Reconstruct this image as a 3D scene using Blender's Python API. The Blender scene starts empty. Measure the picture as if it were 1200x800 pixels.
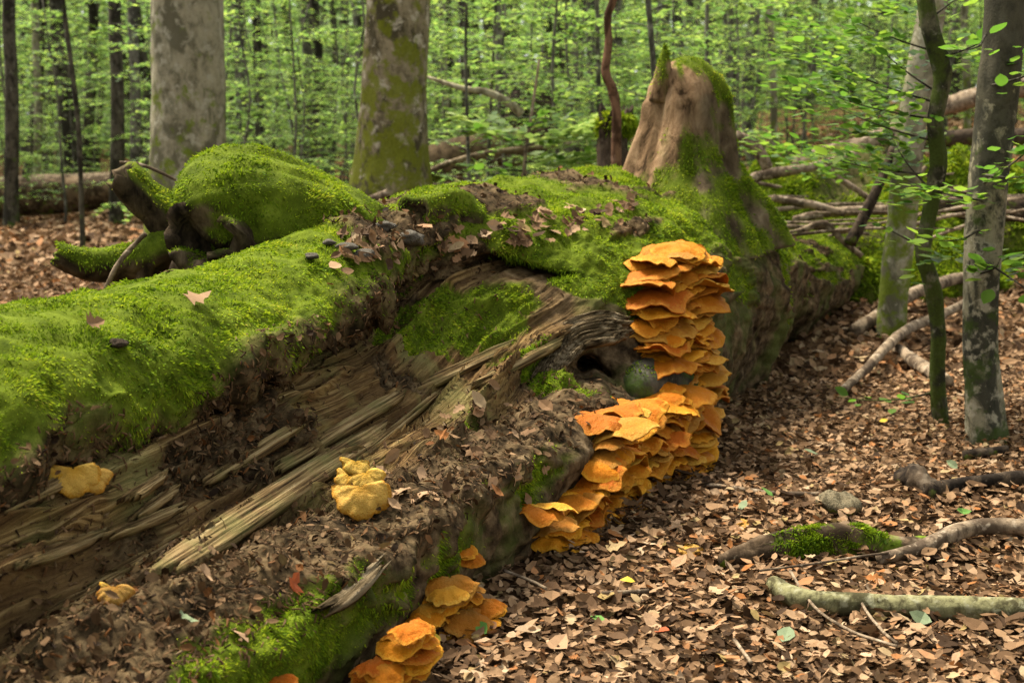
import bpy, math, random
import numpy as np
from mathutils import Vector, Matrix
from mathutils.bvhtree import BVHTree

# ---------------------------------------------------------------- camera, sky, sun
sc = bpy.context.scene
TH = math.atan(250 / 1667); CT, ST = math.cos(TH), math.sin(TH); FP = 1667.0; CH = 1.5
cam_d = bpy.data.cameras.new('camera'); cam = bpy.data.objects.new('camera', cam_d)
sc.collection.objects.link(cam); sc.camera = cam
cam.location = (0, 0, CH); cam.rotation_euler = (math.pi / 2 - TH, 0, 0)
cam_d.lens = 50; cam_d.sensor_width = 36; cam_d.clip_end = 2000; cam_d.clip_start = 0.05
cam_d.dof.use_dof = True; cam_d.dof.focus_distance = 4.7; cam_d.dof.aperture_fstop = 4.0

SUN_EL, SUN_AZ = math.radians(60), math.radians(-50)      # azimuth from +Y towards +X
w = bpy.data.worlds.new('World'); sc.world = w; w.use_nodes = True
nt = w.node_tree; nt.nodes.clear()
sky = nt.nodes.new('ShaderNodeTexSky'); sky.sky_type = 'NISHITA'; sky.sun_disc = False
sky.sun_elevation = SUN_EL; sky.sun_rotation = SUN_AZ; sky.dust_density = 3.0; sky.ozone_density = 1.0
hs = nt.nodes.new('ShaderNodeHueSaturation'); hs.inputs['Saturation'].default_value = 0.08
bg = nt.nodes.new('ShaderNodeBackground'); bg.inputs['Strength'].default_value = 0.125
wo = nt.nodes.new('ShaderNodeOutputWorld')
nt.links.new(sky.outputs[0], hs.inputs['Color']); nt.links.new(hs.outputs[0], bg.inputs['Color'])
nt.links.new(bg.outputs[0], wo.inputs['Surface'])
sl = bpy.data.lights.new('sun', 'SUN'); sl.energy = 3.6; sl.angle = math.radians(17); sl.color = (1, .90, .72)
so = bpy.data.objects.new('sun', sl); sc.collection.objects.link(so)
sdir = Vector((math.sin(SUN_AZ) * math.cos(SUN_EL), math.cos(SUN_AZ) * math.cos(SUN_EL), math.sin(SUN_EL)))
so.rotation_euler = sdir.to_track_quat('Z', 'Y').to_euler()
so.location = (0, 0, 30)
vs = sc.view_settings; vs.view_transform = 'Standard'; vs.look = 'None'; vs.gamma = 1; vs.use_curve_mapping = False
vs.exposure = 1.7
sc.render.engine = 'CYCLES'
cy = sc.cycles; cy.use_denoising = True; cy.max_bounces = 6; cy.diffuse_bounces = 4; cy.glossy_bounces = 2
cy.transmission_bounces = 4; cy.transparent_max_bounces = 4; cy.caustics_reflective = False; cy.caustics_refractive = False
cy.use_adaptive_sampling = False; cy.denoising_prefilter = 'NONE'

RNG = np.random.default_rng(11)
C = sc.collection

# ---------------------------------------------------------------- maths helpers
def hash3(i, j, k, seed):
    h = (i.astype(np.int64) * 374761393 + j.astype(np.int64) * 668265263 + k.astype(np.int64) * 2147483647 + seed * 1274126177) & 0xffffffff
    h = ((h ^ (h >> 13)) * 1274126177) & 0xffffffff
    h = h ^ (h >> 16)
    return (h & 0xffff) / 32767.5 - 1.0
def vnoise(x, y, z, seed=0):
    x, y, z = np.broadcast_arrays(np.asarray(x, float), np.asarray(y, float), np.asarray(z, float))
    i, j, k = np.floor(x), np.floor(y), np.floor(z)
    fx, fy, fz = x - i, y - j, z - k
    fx, fy, fz = fx * fx * (3 - 2 * fx), fy * fy * (3 - 2 * fy), fz * fz * (3 - 2 * fz)
    i, j, k = i.astype(np.int64), j.astype(np.int64), k.astype(np.int64)
    r = 0
    for a in (0, 1):
        wx = fx if a else 1 - fx
        for b in (0, 1):
            wy = fy if b else 1 - fy
            for c in (0, 1):
                wz = fz if c else 1 - fz
                r = r + wx * wy * wz * hash3(i + a, j + b, k + c, seed)
    return r
def fbm(x, y, z, octaves=4, seed=0, gain=.5):
    r = 0; a = 1; f = 1.0
    for o in range(octaves):
        r = r + a * vnoise(x * f, y * f, z * f, seed + o * 17); a *= gain; f *= 2.03
    return r
def sstep(a, b, x):
    t = np.clip((np.asarray(x, float) - a) / (b - a), 0, 1); return t * t * (3 - 2 * t)
def W(px, py, Y):
    """world point seen at photo pixel (px,py) at world distance Y"""
    x, y = (px - 600) / FP, (400 - py) / FP
    d = np.array([x, CT + y * ST, -ST + y * CT]); k = Y / d[1]
    return np.array([d[0] * k, Y, CH + d[2] * k])
def RAY(px, py):
    x, y = (px - 600) / FP, (400 - py) / FP
    return Vector((x, CT + y * ST, -ST + y * CT)).normalized()
def norm(a):
    return a / np.maximum(np.linalg.norm(a, axis=-1, keepdims=True), 1e-9)

def ground_z(x, y):
    x = np.asarray(x, float); y = np.asarray(y, float)
    near = .035 * fbm(x * 1.1, y * 1.1, 0 * x, 3, 5) * sstep(2, 5, y)
    big = .10 * vnoise(x * .25, y * .25, 0 * x, 9) * sstep(6, 14, y)
    rise = 2.0 * sstep(13, 42, y) * sstep(-3, 9, x - .05 * y) + .25 * sstep(8.5, 16, y) * sstep(1.5, 5, x)
    return near + big + rise
def G(px, py):
    """ground point seen at photo pixel"""
    d = np.array(RAY(px, py)); k = 2.0
    for _ in range(4000):
        p = np.array([0, 0, CH]) + d * k
        if p[2] <= ground_z(p[0], p[1]): break
        k += .01
    return p

# ---------------------------------------------------------------- mesh helpers
def mesh_np(name, verts, faces, smooth=True, attrs=None, mats=()):
    """faces: list of int arrays (n,3)/(n,4)"""
    me = bpy.data.meshes.new(name)
    verts = np.ascontiguousarray(verts, dtype=np.float32)
    if not isinstance(faces, (list, tuple)): faces = [faces]
    faces = [np.asarray(f, dtype=np.int32) for f in faces if len(f)]
    nl = sum(f.size for f in faces); npol = sum(len(f) for f in faces)
    me.vertices.add(len(verts)); me.vertices.foreach_set('co', verts.ravel())
    me.loops.add(nl); me.loops.foreach_set('vertex_index', np.concatenate([f.ravel() for f in faces]))
    me.polygons.add(npol)
    tot = np.concatenate([np.full(len(f), f.shape[1], np.int32) for f in faces])
    st = np.concatenate([[0], np.cumsum(tot)[:-1]]).astype(np.int32)
    me.polygons.foreach_set('loop_start', st)
    me.polygons.foreach_set('use_smooth', np.full(npol, smooth, bool))
    me.update(calc_edges=True)
    for k, v in (attrs or {}).items():
        v = np.asarray(v, dtype=np.float32)
        if v.ndim == 1:
            a = me.attributes.new(k, 'FLOAT', 'POINT'); a.data.foreach_set('value', v)
        else:
            a = me.attributes.new(k, 'FLOAT_VECTOR', 'POINT'); a.data.foreach_set('vector', v.ravel())
    for m in mats: me.materials.append(m)
    return me
def obj(name, me, parent=None, loc=None, rot=None, scale=None):
    o = bpy.data.objects.new(name, me); C.objects.link(o)
    if parent is not None: o.parent = parent
    if loc is not None: o.location = loc
    if rot is not None: o.rotation_euler = rot
    if scale is not None: o.scale = (scale,) * 3 if np.isscalar(scale) else scale
    return o
def tag(o, label, cat, group=None, kind=None):
    if label: o['label'] = label
    if cat: o['category'] = cat
    if group: o['group'] = group
    if kind: o['kind'] = kind
    return o
def thing(name, label, cat, loc=(0, 0, 0), group=None):
    return tag(obj(name, None, loc=loc), label, cat, group)
def localise(me, loc):
    """shift mesh data so its origin sits at loc"""
    me.transform(Matrix.Translation(-Vector(loc))); return me

def grid_faces(nr, nc, wrap=False):
    i = np.arange(nr - 1)[:, None]; j = np.arange(nc if wrap else nc - 1)[None, :]
    j2 = (j + 1) % nc
    a = i * nc + j; b = i * nc + j2; c = (i + 1) * nc + j2; d = (i + 1) * nc + j
    return np.stack([a, b, c, d], -1).reshape(-1, 4)

def smooth_path(pts, n):
    """Catmull-Rom through pts (k,m) -> n samples"""
    P = np.asarray(pts, float); k = len(P)
    if k == 2:
        t = np.linspace(0, 1, n)[:, None]; return P[0] * (1 - t) + P[1] * t
    Q = np.vstack([2 * P[0] - P[1], P, 2 * P[-1] - P[-2]])
    t = np.linspace(0, k - 1 - 1e-9, n); i = t.astype(int); f = (t - i)[:, None]
    p0, p1, p2, p3 = Q[i], Q[i + 1], Q[i + 2], Q[i + 3]
    return .5 * (2 * p1 + (p2 - p0) * f + (2 * p0 - 5 * p1 + 4 * p2 - p3) * f ** 2 + (3 * p1 - p0 - 3 * p2 + p3) * f ** 3)

def tube_arrays(path, n=24, seg=12, rough=.06, fine=.02, seed=0, flare=0, jag=0, cap=True, hollow=0, sq=1.0, slope=None, flute=0):
    """path rows: x,y,z,r. returns verts, [quads, tris], extra (along, angle)"""
    S = smooth_path(path, n); P, R = S[:, :3], np.maximum(S[:, 3], .0015)
    T = norm(np.gradient(P, axis=0))
    ref = np.array([0, 0, 1.]) if abs(T[0, 2]) < .8 else np.array([1., 0, 0])
    A = np.zeros((n, 3)); B = np.zeros((n, 3)); a = np.cross(ref, T[0]); a /= np.linalg.norm(a)
    for i in range(n):
        a = a - T[i] * (a @ T[i]); a /= np.linalg.norm(a); A[i] = a; B[i] = np.cross(T[i], a)
    th = np.linspace(0, 2 * math.pi, seg, endpoint=False)
    cs, sn = np.cos(th), np.sin(th)
    L = np.concatenate([[0], np.cumsum(np.linalg.norm(np.diff(P, axis=0), axis=1))])
    rr = R[:, None] * np.ones(seg)[None]
    rr = rr * (1 + rough * fbm(cs[None] * 1.3 + 0 * L[:, None], sn[None] * 1.3, L[:, None] / max(R.max(), .01) * .35, 3, seed)
               + fine * fbm(cs[None] * 5, sn[None] * 5, L[:, None] / max(R.max(), .01) * 2.0, 2, seed + 5))
    if flute:
        rr = rr * (1 + flute * fbm(cs[None] * 3.2, sn[None] * 3.2, L[:, None] * 1.8, 4, seed + 8, .65) - flute * 1.4 * (1 - sstep(0, .10, np.abs(vnoise(cs[None] * 3, sn[None] * 3, L[:, None] * 2.2, seed + 9)))))
    if flare:
        fl = np.exp(-L / (R[0] * 1.6))[:, None]
        lob = .55 + .45 * np.cos(th * 5 + seed + .6 * np.sin(th * 2))[None]
        rr = rr * (1 + flare * fl * lob)
    V = P[:, None] + A[:, None] * (rr * cs)[..., None] + B[:, None] * (rr * sn)[..., None] * sq
    if jag:
        j = jag * (.5 + .5 * vnoise(th * 2.3, 0 * th, 0 * th, seed + 3)) + jag * .5 * vnoise(th * 7, 0 * th, 0 * th, seed + 4)
        ends = sstep(.75, 1, L / L[-1])[:, None]
        V = V + T[-1][None, None] * (j[None] * ends)[..., None]
    if slope is not None:
        off = V - P[:, None]; V[..., 2] += sstep(.6, 1, L / L[-1])[:, None] * (np.minimum(0, off[..., 0] * slope[0]) + off[..., 1] * slope[1])
    along = np.repeat(L, seg)
    V = V.reshape(-1, 3); F = [grid_faces(n, seg, True)]; tris = []
    if cap:
        if hollow:
            inner = P[-1] - T[-1] * hollow; k = len(V)
            rim = V[(n - 1) * seg:n * seg]
            in1 = P[-1] + (rim - P[-1]) * .72; in2 = inner + (rim - P[-1]) * .5
            V = np.vstack([V, in1, in2, inner[None]]); along = np.concatenate([along, np.full(2 * seg + 1, L[-1])])
            ids = np.arange(seg); nx = (ids + 1) % seg
            F.append(np.stack([(n - 1) * seg + ids, (n - 1) * seg + nx, k + nx, k + ids], -1))
            F.append(np.stack([k + ids, k + nx, k + seg + nx, k + seg + ids], -1))
            tris.append(np.stack([k + seg + ids, k + seg + nx, np.full(seg, k + 2 * seg)], -1))
        else:
            k = len(V); V = np.vstack([V, P[-1][None]]); along = np.append(along, L[-1])
            ids = np.arange(seg); tris.append(np.stack([(n - 1) * seg + ids, (n - 1) * seg + (ids + 1) % seg, np.full(seg, k)], -1))
        k = len(V); V = np.vstack([V, P[0][None]]); along = np.append(along, 0)
        ids = np.arange(seg); tris.append(np.stack([(ids + 1) % seg, ids, np.full(seg, k)], -1))
    return V, F + tris, along
def tube(name, path, mats, **k):
    V, F, al = tube_arrays(path, **k)
    return mesh_np(name, V, F, True, {'along': al}, mats)
def merge(parts):
    Vs, out, n = [], {3: [], 4: []}, 0; at = []
    for V, F in parts:
        for f in F: out[f.shape[1]].append(f + n)
        Vs.append(V); n += len(V)
    return np.vstack(Vs), [np.vstack(v) for v in out.values() if v]

# ---------------------------------------------------------------- materials
class NT:
    def __init__(s, name, rough=.8, spec=.3):
        s.m = bpy.data.materials.new(name); s.m.use_nodes = True; s.t = s.m.node_tree
        s.b = s.t.nodes['Principled BSDF']; s.out = s.t.nodes['Material Output']
        s.b.inputs['Roughness'].default_value = rough; s.b.inputs['Specular IOR Level'].default_value = spec
    def n(s, typ, **kw):
        x = s.t.nodes.new(typ)
        for k, v in kw.items():
            if k in x.inputs: x.inputs[k].default_value = v
            else: setattr(x, k, v)
        return x
    def l(s, a, b): s.t.links.new(a, b)
    def coord(s, kind='Object', scale=(1, 1, 1), attr=None):
        mp = s.n('ShaderNodeMapping'); mp.inputs['Scale'].default_value = scale
        if attr:
            a = s.n('ShaderNodeAttribute'); a.attribute_name = attr; s.l(a.outputs['Vector'], mp.inputs['Vector'])
        else:
            c = s.n('ShaderNodeTexCoord'); s.l(c.outputs[kind], mp.inputs['Vector'])
        return mp.outputs[0]
    def noise(s, vec, scale=5., detail=5., rough=.6, dist=0.):
        x = s.n('ShaderNodeTexNoise'); x.inputs['Scale'].default_value = scale; x.inputs['Detail'].default_value = detail
        x.inputs['Roughness'].default_value = rough; x.inputs['Distortion'].default_value = dist
        s.l(vec, x.inputs['Vector']); return x.outputs[0]
    def ramp(s, fac, stops, interp='LINEAR'):
        r = s.n('ShaderNodeValToRGB'); e = r.color_ramp; e.interpolation = interp
        while len(e.elements) < len(stops): e.elements.new(.5)
        for el, (p, c) in zip(e.elements, stops):
            el.position = p; el.color = (c, c, c, 1) if np.isscalar(c) else (*c, 1)
        s.l(fac, r.inputs[0]); return r.outputs[0]
    def mix(s, f, a, b, mode='MIX'):
        x = s.n('ShaderNodeMix', data_type='RGBA', blend_type=mode)
        for sock, v in ((x.inputs[0], f), (x.inputs[6], a), (x.inputs[7], b)):
            if hasattr(v, 'node'): s.l(v, sock)
            elif np.isscalar(v): sock.default_value = v
            else: sock.default_value = (*v, 1)
        return x.outputs[2]
    def math(s, op, a, b=0., clamp=False):
        x = s.n('ShaderNodeMath', operation=op, use_clamp=clamp)
        for sock, v in ((x.inputs[0], a), (x.inputs[1], b)):
            if hasattr(v, 'node'): s.l(v, sock)
            else: sock.default_value = v
        return x.outputs[0]
    def attr(s, name): 
        a = s.n('ShaderNodeAttribute'); a.attribute_name = name; return a.outputs['Fac']
    def bump(s, h, strength=.5, dist=.01):
        b = s.n('ShaderNodeBump'); b.inputs['Strength'].default_value = strength; b.inputs['Distance'].default_value = dist
        s.l(h, b.inputs['Height']); s.l(b.outputs[0], s.b.inputs['Normal'])
    def color(s, c): s.l(c, s.b.inputs['Base Color'])
    def island(s):
        return s.n('ShaderNodeNewGeometry').outputs['Random Per Island']
    def objrand(s):
        return s.n('ShaderNodeObjectInfo').outputs['Random']
    def nz(s):
        g = s.n('ShaderNodeNewGeometry'); x = s.n('ShaderNodeSeparateXYZ'); s.l(g.outputs['Normal'], x.inputs[0]); return x.outputs[2]
    def translucent(s, col, fac):
        t = s.n('ShaderNodeBsdfTranslucent'); m = s.n('ShaderNodeMixShader'); m.inputs[0].default_value = fac
        s.l(col, t.inputs['Color']); s.l(s.b.outputs[0], m.inputs[1]); s.l(t.outputs[0], m.inputs[2])
        s.l(m.outputs[0], s.out.inputs['Surface'])

def mat_leaf(name, stops, tstops, fac=.45, per='island', rough=.55):
    k = NT(name, rough, .16); r = k.island() if per == 'island' else k.objrand()
    k.color(k.ramp(r, stops)); k.translucent(k.ramp(r, tstops), fac); return k.m
M_green = mat_leaf('beech_leaf_green', [(0, (.05, .10, .03)), (.5, (.10, .175, .045)), (1, (.18, .25, .065))],
                   [(0, (.15, .29, .06)), (.5, (.26, .43, .08)), (1, (.45, .58, .11))], .5)
M_green_part = mat_leaf('beech_leaf_near', [(0, (.05, .11, .015)), (.5, (.09, .17, .022)), (1, (.16, .24, .03))],
                        [(0, (.08, .19, .02)), (.5, (.14, .28, .028)), (1, (.25, .38, .04))], .5, 'obj', .38)
M_far = mat_leaf('far_leaf_haze_tint', [(0, (.09, .155, .055)), (.6, (.125, .195, .07)), (1, (.17, .24, .085))],
                 [(0, (.22, .37, .11)), (.6, (.30, .46, .14)), (1, (.42, .55, .17))], .5)  # haze painted into the leaf colour: lighter and cooler than M_green
k = NT('moss_strand', .75, .05); nz_ = k.noise(k.coord('Object'), 3.2, 4, .6); nz2 = k.noise(k.coord('Object'), 14, 3, .6)
r = k.math('ADD', k.math('MULTIPLY', k.island(), .62), k.math('ADD', k.math('MULTIPLY', k.math('SUBTRACT', nz_, .5), 1.5), k.math('MULTIPLY', k.math('SUBTRACT', nz2, .3), .75)), True)
k.color(k.ramp(r, [(0, (.025, .05, .004)), (.25, (.080, .145, .008)), (.65, (.185, .275, .012)), (.9, (.32, .38, .025)), (1, (.40, .34, .06))]))
k.translucent(k.ramp(r, [(0, (.05, .09, .005)), (.5, (.19, .27, .010)), (1, (.40, .43, .025))]), .38); M_moss = k.m
LITTER = [(0, (.030, .017, .009)), (.15, (.075, .042, .021)), (.36, (.155, .089, .045)), (.58, (.245, .148, .077)),
          (.8, (.34, .22, .128)), (.88, (.28, .11, .032)), (.95, (.42, .30, .19)), (1, (.27, .19, .07))]
def mat_litter(name, per, LITTER=LITTER):
    k = NT(name, .75, .06); r = k.island() if per == 'island' else k.objrand()
    c = k.ramp(r, LITTER); nse = k.noise(k.coord('Object'), 45, 3)
    c = k.mix(.55, c, k.ramp(nse, [(.3, .45), (.7, 1.0)]), 'MULTIPLY'); k.color(c); k.translucent(c, .12); return k.m
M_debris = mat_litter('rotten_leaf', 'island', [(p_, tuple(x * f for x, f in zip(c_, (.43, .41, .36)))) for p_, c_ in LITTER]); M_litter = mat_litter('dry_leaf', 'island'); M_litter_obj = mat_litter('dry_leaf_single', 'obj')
def plain_leaf(name, a, b):
    k = NT(name, .65, .1); c = k.ramp(k.noise(k.coord('Object'), 30, 4), [(.3, a), (.7, b)]); k.color(c); k.translucent(c, .2); return k.m
M_lf_yellow = plain_leaf('leaf_yellow', (.45, .30, .03), (.6, .45, .06))
M_lf_green = plain_leaf('leaf_fresh', (.07, .16, .03), (.12, .24, .05))
M_lf_red = plain_leaf('leaf_red', (.22, .05, .02), (.34, .09, .03))
M_lf_grey = plain_leaf('leaf_pale_green', (.13, .17, .09), (.2, .24, .14))

k = NT('forest_soil', .98, .02); v = k.coord('Object')
n1 = k.noise(v, 22, 8, .7); n2 = k.noise(v, 1.2, 4)
k.color(k.mix(k.ramp(n2, [(.35, 0.), (.65, 1.)]), k.ramp(n1, [(.3, (.02, .012, .007)), (.55, (.075, .043, .022)), (.75, (.17, .1, .05))]),
              k.ramp(n1, [(.3, (.03, .018, .01)), (.55, (.12, .066, .03)), (.75, (.22, .13, .07))])))
k.bump(n1, .8, .03); M_soil = k.m

def mat_bark(name, dark, light, pale, moss_h=1.0, moss_amt=.5, scale=1.0, patch=.5, green=(.10, .13, .012), top=None):
    k = NT(name, .92, .05); v = k.coord('Object', (1, 1, .55)); v2 = k.coord('Object')
    n1 = k.noise(v, 9 * scale, 8, .65, .4); n2 = k.noise(v2, 6.5 * scale, 6, .6, .25); n3 = k.noise(v2, 40 * scale, 3)
    c = k.ramp(n1, [(.36, dark), (.52, light), (.7, tuple(x * 1.3 for x in light))])
    c = k.mix(k.ramp(k.noise(v, 1.6 * scale, 6, .6, .8), [(.44, .9), (.50, 0.)]), c, tuple(x * .9 for x in dark))
    c = k.mix(k.ramp(n2, [(.46 + .18 * (1 - patch), 0.), (.55 + .18 * (1 - patch), .9)]), c, k.mix(n3, pale, tuple(x * .65 for x in pale)))
    n5 = k.noise(v2, 26 * scale, 3, .5); c = k.mix(k.ramp(n5, [(.66, 0.), (.72, .45)]), c, tuple(min(.6, x * 1.25) for x in pale)); c = k.mix(k.ramp(n5, [(.28, .7), (.36, 0.)]), c, dark)
    oi = k.coord('Object'); sx = k.n('ShaderNodeSeparateXYZ'); k.l(oi, sx.inputs[0])
    if top:
        tf = k.math('MULTIPLY', k.math('ADD', k.math('SUBTRACT', sx.outputs[2], top), k.math('MULTIPLY', k.math('SUBTRACT', n2, .5), 2.6)), 5, True)
        c = k.mix(k.math('MULTIPLY', tf, .88), c, k.mix(n1, tuple(x * .7 for x in dark), tuple(x * .32 for x in light)))
    hfac = k.math('SUBTRACT', 1.0, k.math('DIVIDE', sx.outputs[2], moss_h), True)
    n4 = k.noise(v2, 5.5, 5, .65)
    mo = k.math('ADD', k.math('MULTIPLY', hfac, .40), k.math('SUBTRACT', k.math('MULTIPLY', n4, 2.2), 1.68 - moss_amt * .5))
    mf = k.ramp(k.math('MULTIPLY', mo, 5, True), [(0, 0.), (1, .92)])
    c = k.mix(mf, c, k.mix(n3, tuple(x * .5 for x in green), tuple(x * 1.5 for x in green)))
    k.color(c); k.bump(k.math('ADD', k.math('MULTIPLY', n1, .7), k.math('MULTIPLY', n3, .4)), .7, .02 / scale); return k.m
M_bark_pale = mat_bark('beech_bark_lichen', (.095, .088, .055), (.22, .20, .135), (.34, .32, .235), 2.0, .78, 1.3, .55)
M_bark_mossy = mat_bark('mossy_bark', (.045, .038, .02), (.17, .14, .085), (.40, .36, .265), 3.4, .92, 1.3, .5, (.11, .12, .012))
M_bark_dark = mat_bark('dark_bark', (.02, .018, .013), (.065, .058, .042), (.15, .145, .11), .8, .62, 1.6, .25, (.05, .075, .015))
M_bark_mid = mat_bark('grey_bark', (.045, .042, .033), (.12, .112, .088), (.24, .23, .19), .6, .5, 1.5, .35, (.06, .09, .02))
M_bark_brown = mat_bark('brown_bark', (.035, .018, .010), (.13, .07, .042), (.2, .12, .08), .1, -.6, 2., .3)
M_bark_spot = mat_bark('blotched_bark', (.030, .030, .022), (.185, .165, .108), (.34, .31, .225), 1.0, .66, 2.2, .68, (.035, .052, .012), top=1.2)
M_dead = mat_bark('dead_wood', (.06, .042, .028), (.20, .15, .10), (.36, .29, .21), .12, -.6, 2.2, .45)
M_dead_dark = mat_bark('rotten_wood_dark', (.012, .009, .007), (.05, .036, .024), (.11, .085, .06), .2, .1, 2.0, .4, (.09, .13, .012))
M_greenlog = mat_bark('green_barked_log', (.045, .04, .02), (.16, .15, .075), (.27, .26, .165), .1, -.6, 3.2, .45)
M_dead_moss = mat_bark('mossy_dead_wood', (.03, .02, .012), (.11, .075, .045), (.2, .15, .1), .3, .42, 1.5, .35, (.10, .15, .012))

# fallen log: moss / wood / dirt zones from mesh attributes
k = NT('rotting_log', .95, .03); v = k.coord('Object'); vf = k.coord(attr='fib', scale=(1.2, 46, 1)); vf2 = k.coord(attr='fib', scale=(.5, 7, 1))
nf = k.noise(vf, 2.2, 7, .62, .3); nf2 = k.noise(vf2, 2.0, 5, .6, .5); na = k.noise(v, 14, 7, .65); nb = k.noise(v, 3, 4, .55); ng = k.noise(v, 60, 4, .7)
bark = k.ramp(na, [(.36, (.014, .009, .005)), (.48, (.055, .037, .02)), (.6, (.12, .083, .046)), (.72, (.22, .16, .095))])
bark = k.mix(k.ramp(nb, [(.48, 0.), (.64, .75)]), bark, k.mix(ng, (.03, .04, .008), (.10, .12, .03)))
wood = k.ramp(nf, [(.34, (.010, .005, .002)), (.45, (.075, .043, .015)), (.56, (.21, .135, .052)), (.68, (.36, .26, .12))])
wood = k.mix(k.ramp(nf2, [(.42, .75), (.62, 0.)]), wood, k.mix(ng, (.035, .020, .010), (.12, .068, .03)))
wood = k.mix(k.ramp(nb, [(.5, 0.), (.68, .5)]), wood, (.17, .17, .06))
dirt = k.ramp(na, [(.36, (.010, .007, .004)), (.48, (.040, .027, .014)), (.6, (.10, .068, .035)), (.74, (.19, .135, .075))])
mossc = k.ramp(na, [(.3, (.03, .045, .004)), (.6, (.09, .12, .010)), (.8, (.13, .16, .02))])
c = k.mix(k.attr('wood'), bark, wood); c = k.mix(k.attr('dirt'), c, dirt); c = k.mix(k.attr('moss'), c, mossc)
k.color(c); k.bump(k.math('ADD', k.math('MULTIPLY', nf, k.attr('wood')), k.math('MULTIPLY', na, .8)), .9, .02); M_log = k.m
k = NT('splintered_wood', .9, .04); v = k.coord('Object', (1.2, 46, 20)); v2 = k.coord('Object')
nf = k.noise(v, 2.4, 7, .6, .3); nb = k.noise(v2, 6, 4)
c = k.ramp(nf, [(.36, (.018, .011, .005)), (.46, (.095, .06, .026)), (.56, (.20, .137, .063)), (.68, (.30, .228, .12))])
c = k.mix(k.ramp(nb, [(.45, 0.), (.68, .55)]), c, (.13, .13, .045)); k.color(c); k.bump(nf, .9, .012); M_splint = k.m
k = NT('weathered_grey_wood', .95, .03); v = k.coord('Object', (1.0, 20, 20)); nf = k.noise(v, 2.6, 7, .6, .2)
k.color(k.ramp(nf, [(.36, (.012, .008, .004)), (.48, (.085, .062, .034)), (.58, (.17, .13, .08)), (.72, (.25, .205, .135))])); k.bump(nf, 1.0, .02); M_greywood = k.m

def mat_fungus(name, deep, mid, edge):
    k = NT(name, .7, .12); v = k.coord('Object'); r = k.attr('rad'); nz = k.noise(v, 13, 5, .6); n2 = k.noise(v, 60, 3)
    rr = k.math('ADD', r, k.math('MULTIPLY', k.math('SUBTRACT', nz, .5), .5))
    c = k.ramp(rr, [(.1, deep), (.55, mid), (.86, mid), (.99, edge)])
    h = k.n('ShaderNodeHueSaturation'); k.l(c, h.inputs['Color'])
    k.l(k.ramp(k.objrand(), [(0, .68), (1, 1.1)]), h.inputs['Value'])
    k.l(k.ramp(k.objrand(), [(0, .492), (1, .509)]), h.inputs['Hue'])
    c = k.mix(.3, h.outputs[0], k.ramp(n2, [(.3, .7), (.65, 1.)]), 'MULTIPLY'); 
    k.color(c); k.b.inputs['Subsurface Weight'].default_value = .12; k.b.inputs['Subsurface Radius'].default_value = (.02, .008, .003); k.b.inputs['Subsurface Scale'].default_value = .5
    k.bump(k.math('ADD', k.noise(v, 5, 5, .65), k.math('MULTIPLY', n2, .12)), .5, .03); return k.m
M_f_orange = mat_fungus('fungus_orange', (.32, .125, .008), (.43, .138, .004), (.52, .22, .018))
M_f_deep = mat_fungus('fungus_deep_orange', (.31, .100, .006), (.42, .112, .003), (.50, .20, .016))
M_f_tan = mat_fungus('fungus_tan', (.32, .155, .022), (.39, .157, .012), (.48, .24, .035))
M_f_yellow = mat_fungus('fungus_yellow', (.38, .19, .018), (.47, .275, .055), (.40, .18, .016))
k = NT('stone', .9, .2); nn = k.noise(k.coord('Object'), 16, 7, .65); k.color(k.ramp(nn, [(.35, (.035, .028, .02)), (.65, (.17, .15, .115))])); k.bump(nn, .8, .02); M_stone = k.m

# ---------------------------------------------------------------- leaf templates
def leaf_template(kind, rng, hi=False):
    """unit length leaf along +x: verts, tris"""
    curl, fold, tw = rng.uniform(-.1, .55), rng.uniform(-.05, .5), rng.uniform(-.5, .5)
    if kind == 'beech': xs = [0, .18, .45, .75, 1.0]; ws = [.0, .2, .31, .21, 0]
    elif kind == 'oak': xs = [0, .15, .28, .4, .52, .64, .78, .9, 1.0]; ws = [.02, .10, .24, .14, .32, .18, .30, .16, 0]
    elif kind == 'maple': xs = [0, .05, .2, .32, .45, .6, .72, 1.0]; ws = [.02, .34, .20, .46, .26, .16, .22, 0]
    else: xs = [0, .3, .7, 1.0]; ws = [0, .27, .22, 0]
    v, f, prev = [], [], None
    for x, wd in zip(xs, ws):
        z = curl * (x - .4) ** 2 * 1.3 + .05 * rng.normal() * .5
        s = tw * (x - .5)
        if wd < .005:
            v.append((x, 0, z)); row = (len(v) - 1,) * 3
        else:
            k1, k2 = wd * rng.uniform(.85, 1.15), wd * rng.uniform(.85, 1.15)
            b = len(v)
            v += [(x, k1, z + fold * k1 + s * k1), (x, 0, z), (x, -k2, z + fold * k2 - s * k2)]; row = (b, b + 1, b + 2)
        if prev:
            for q in (0, 1):
                a, c2, d, e = prev[q], prev[q + 1], row[q + 1], row[q]
                for tri in ((a, c2, d), (a, d, e)):
                    if len(set(tri)) == 3: f.append(tri)
        prev = row
    return np.array(v, float), np.array(f)
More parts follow.
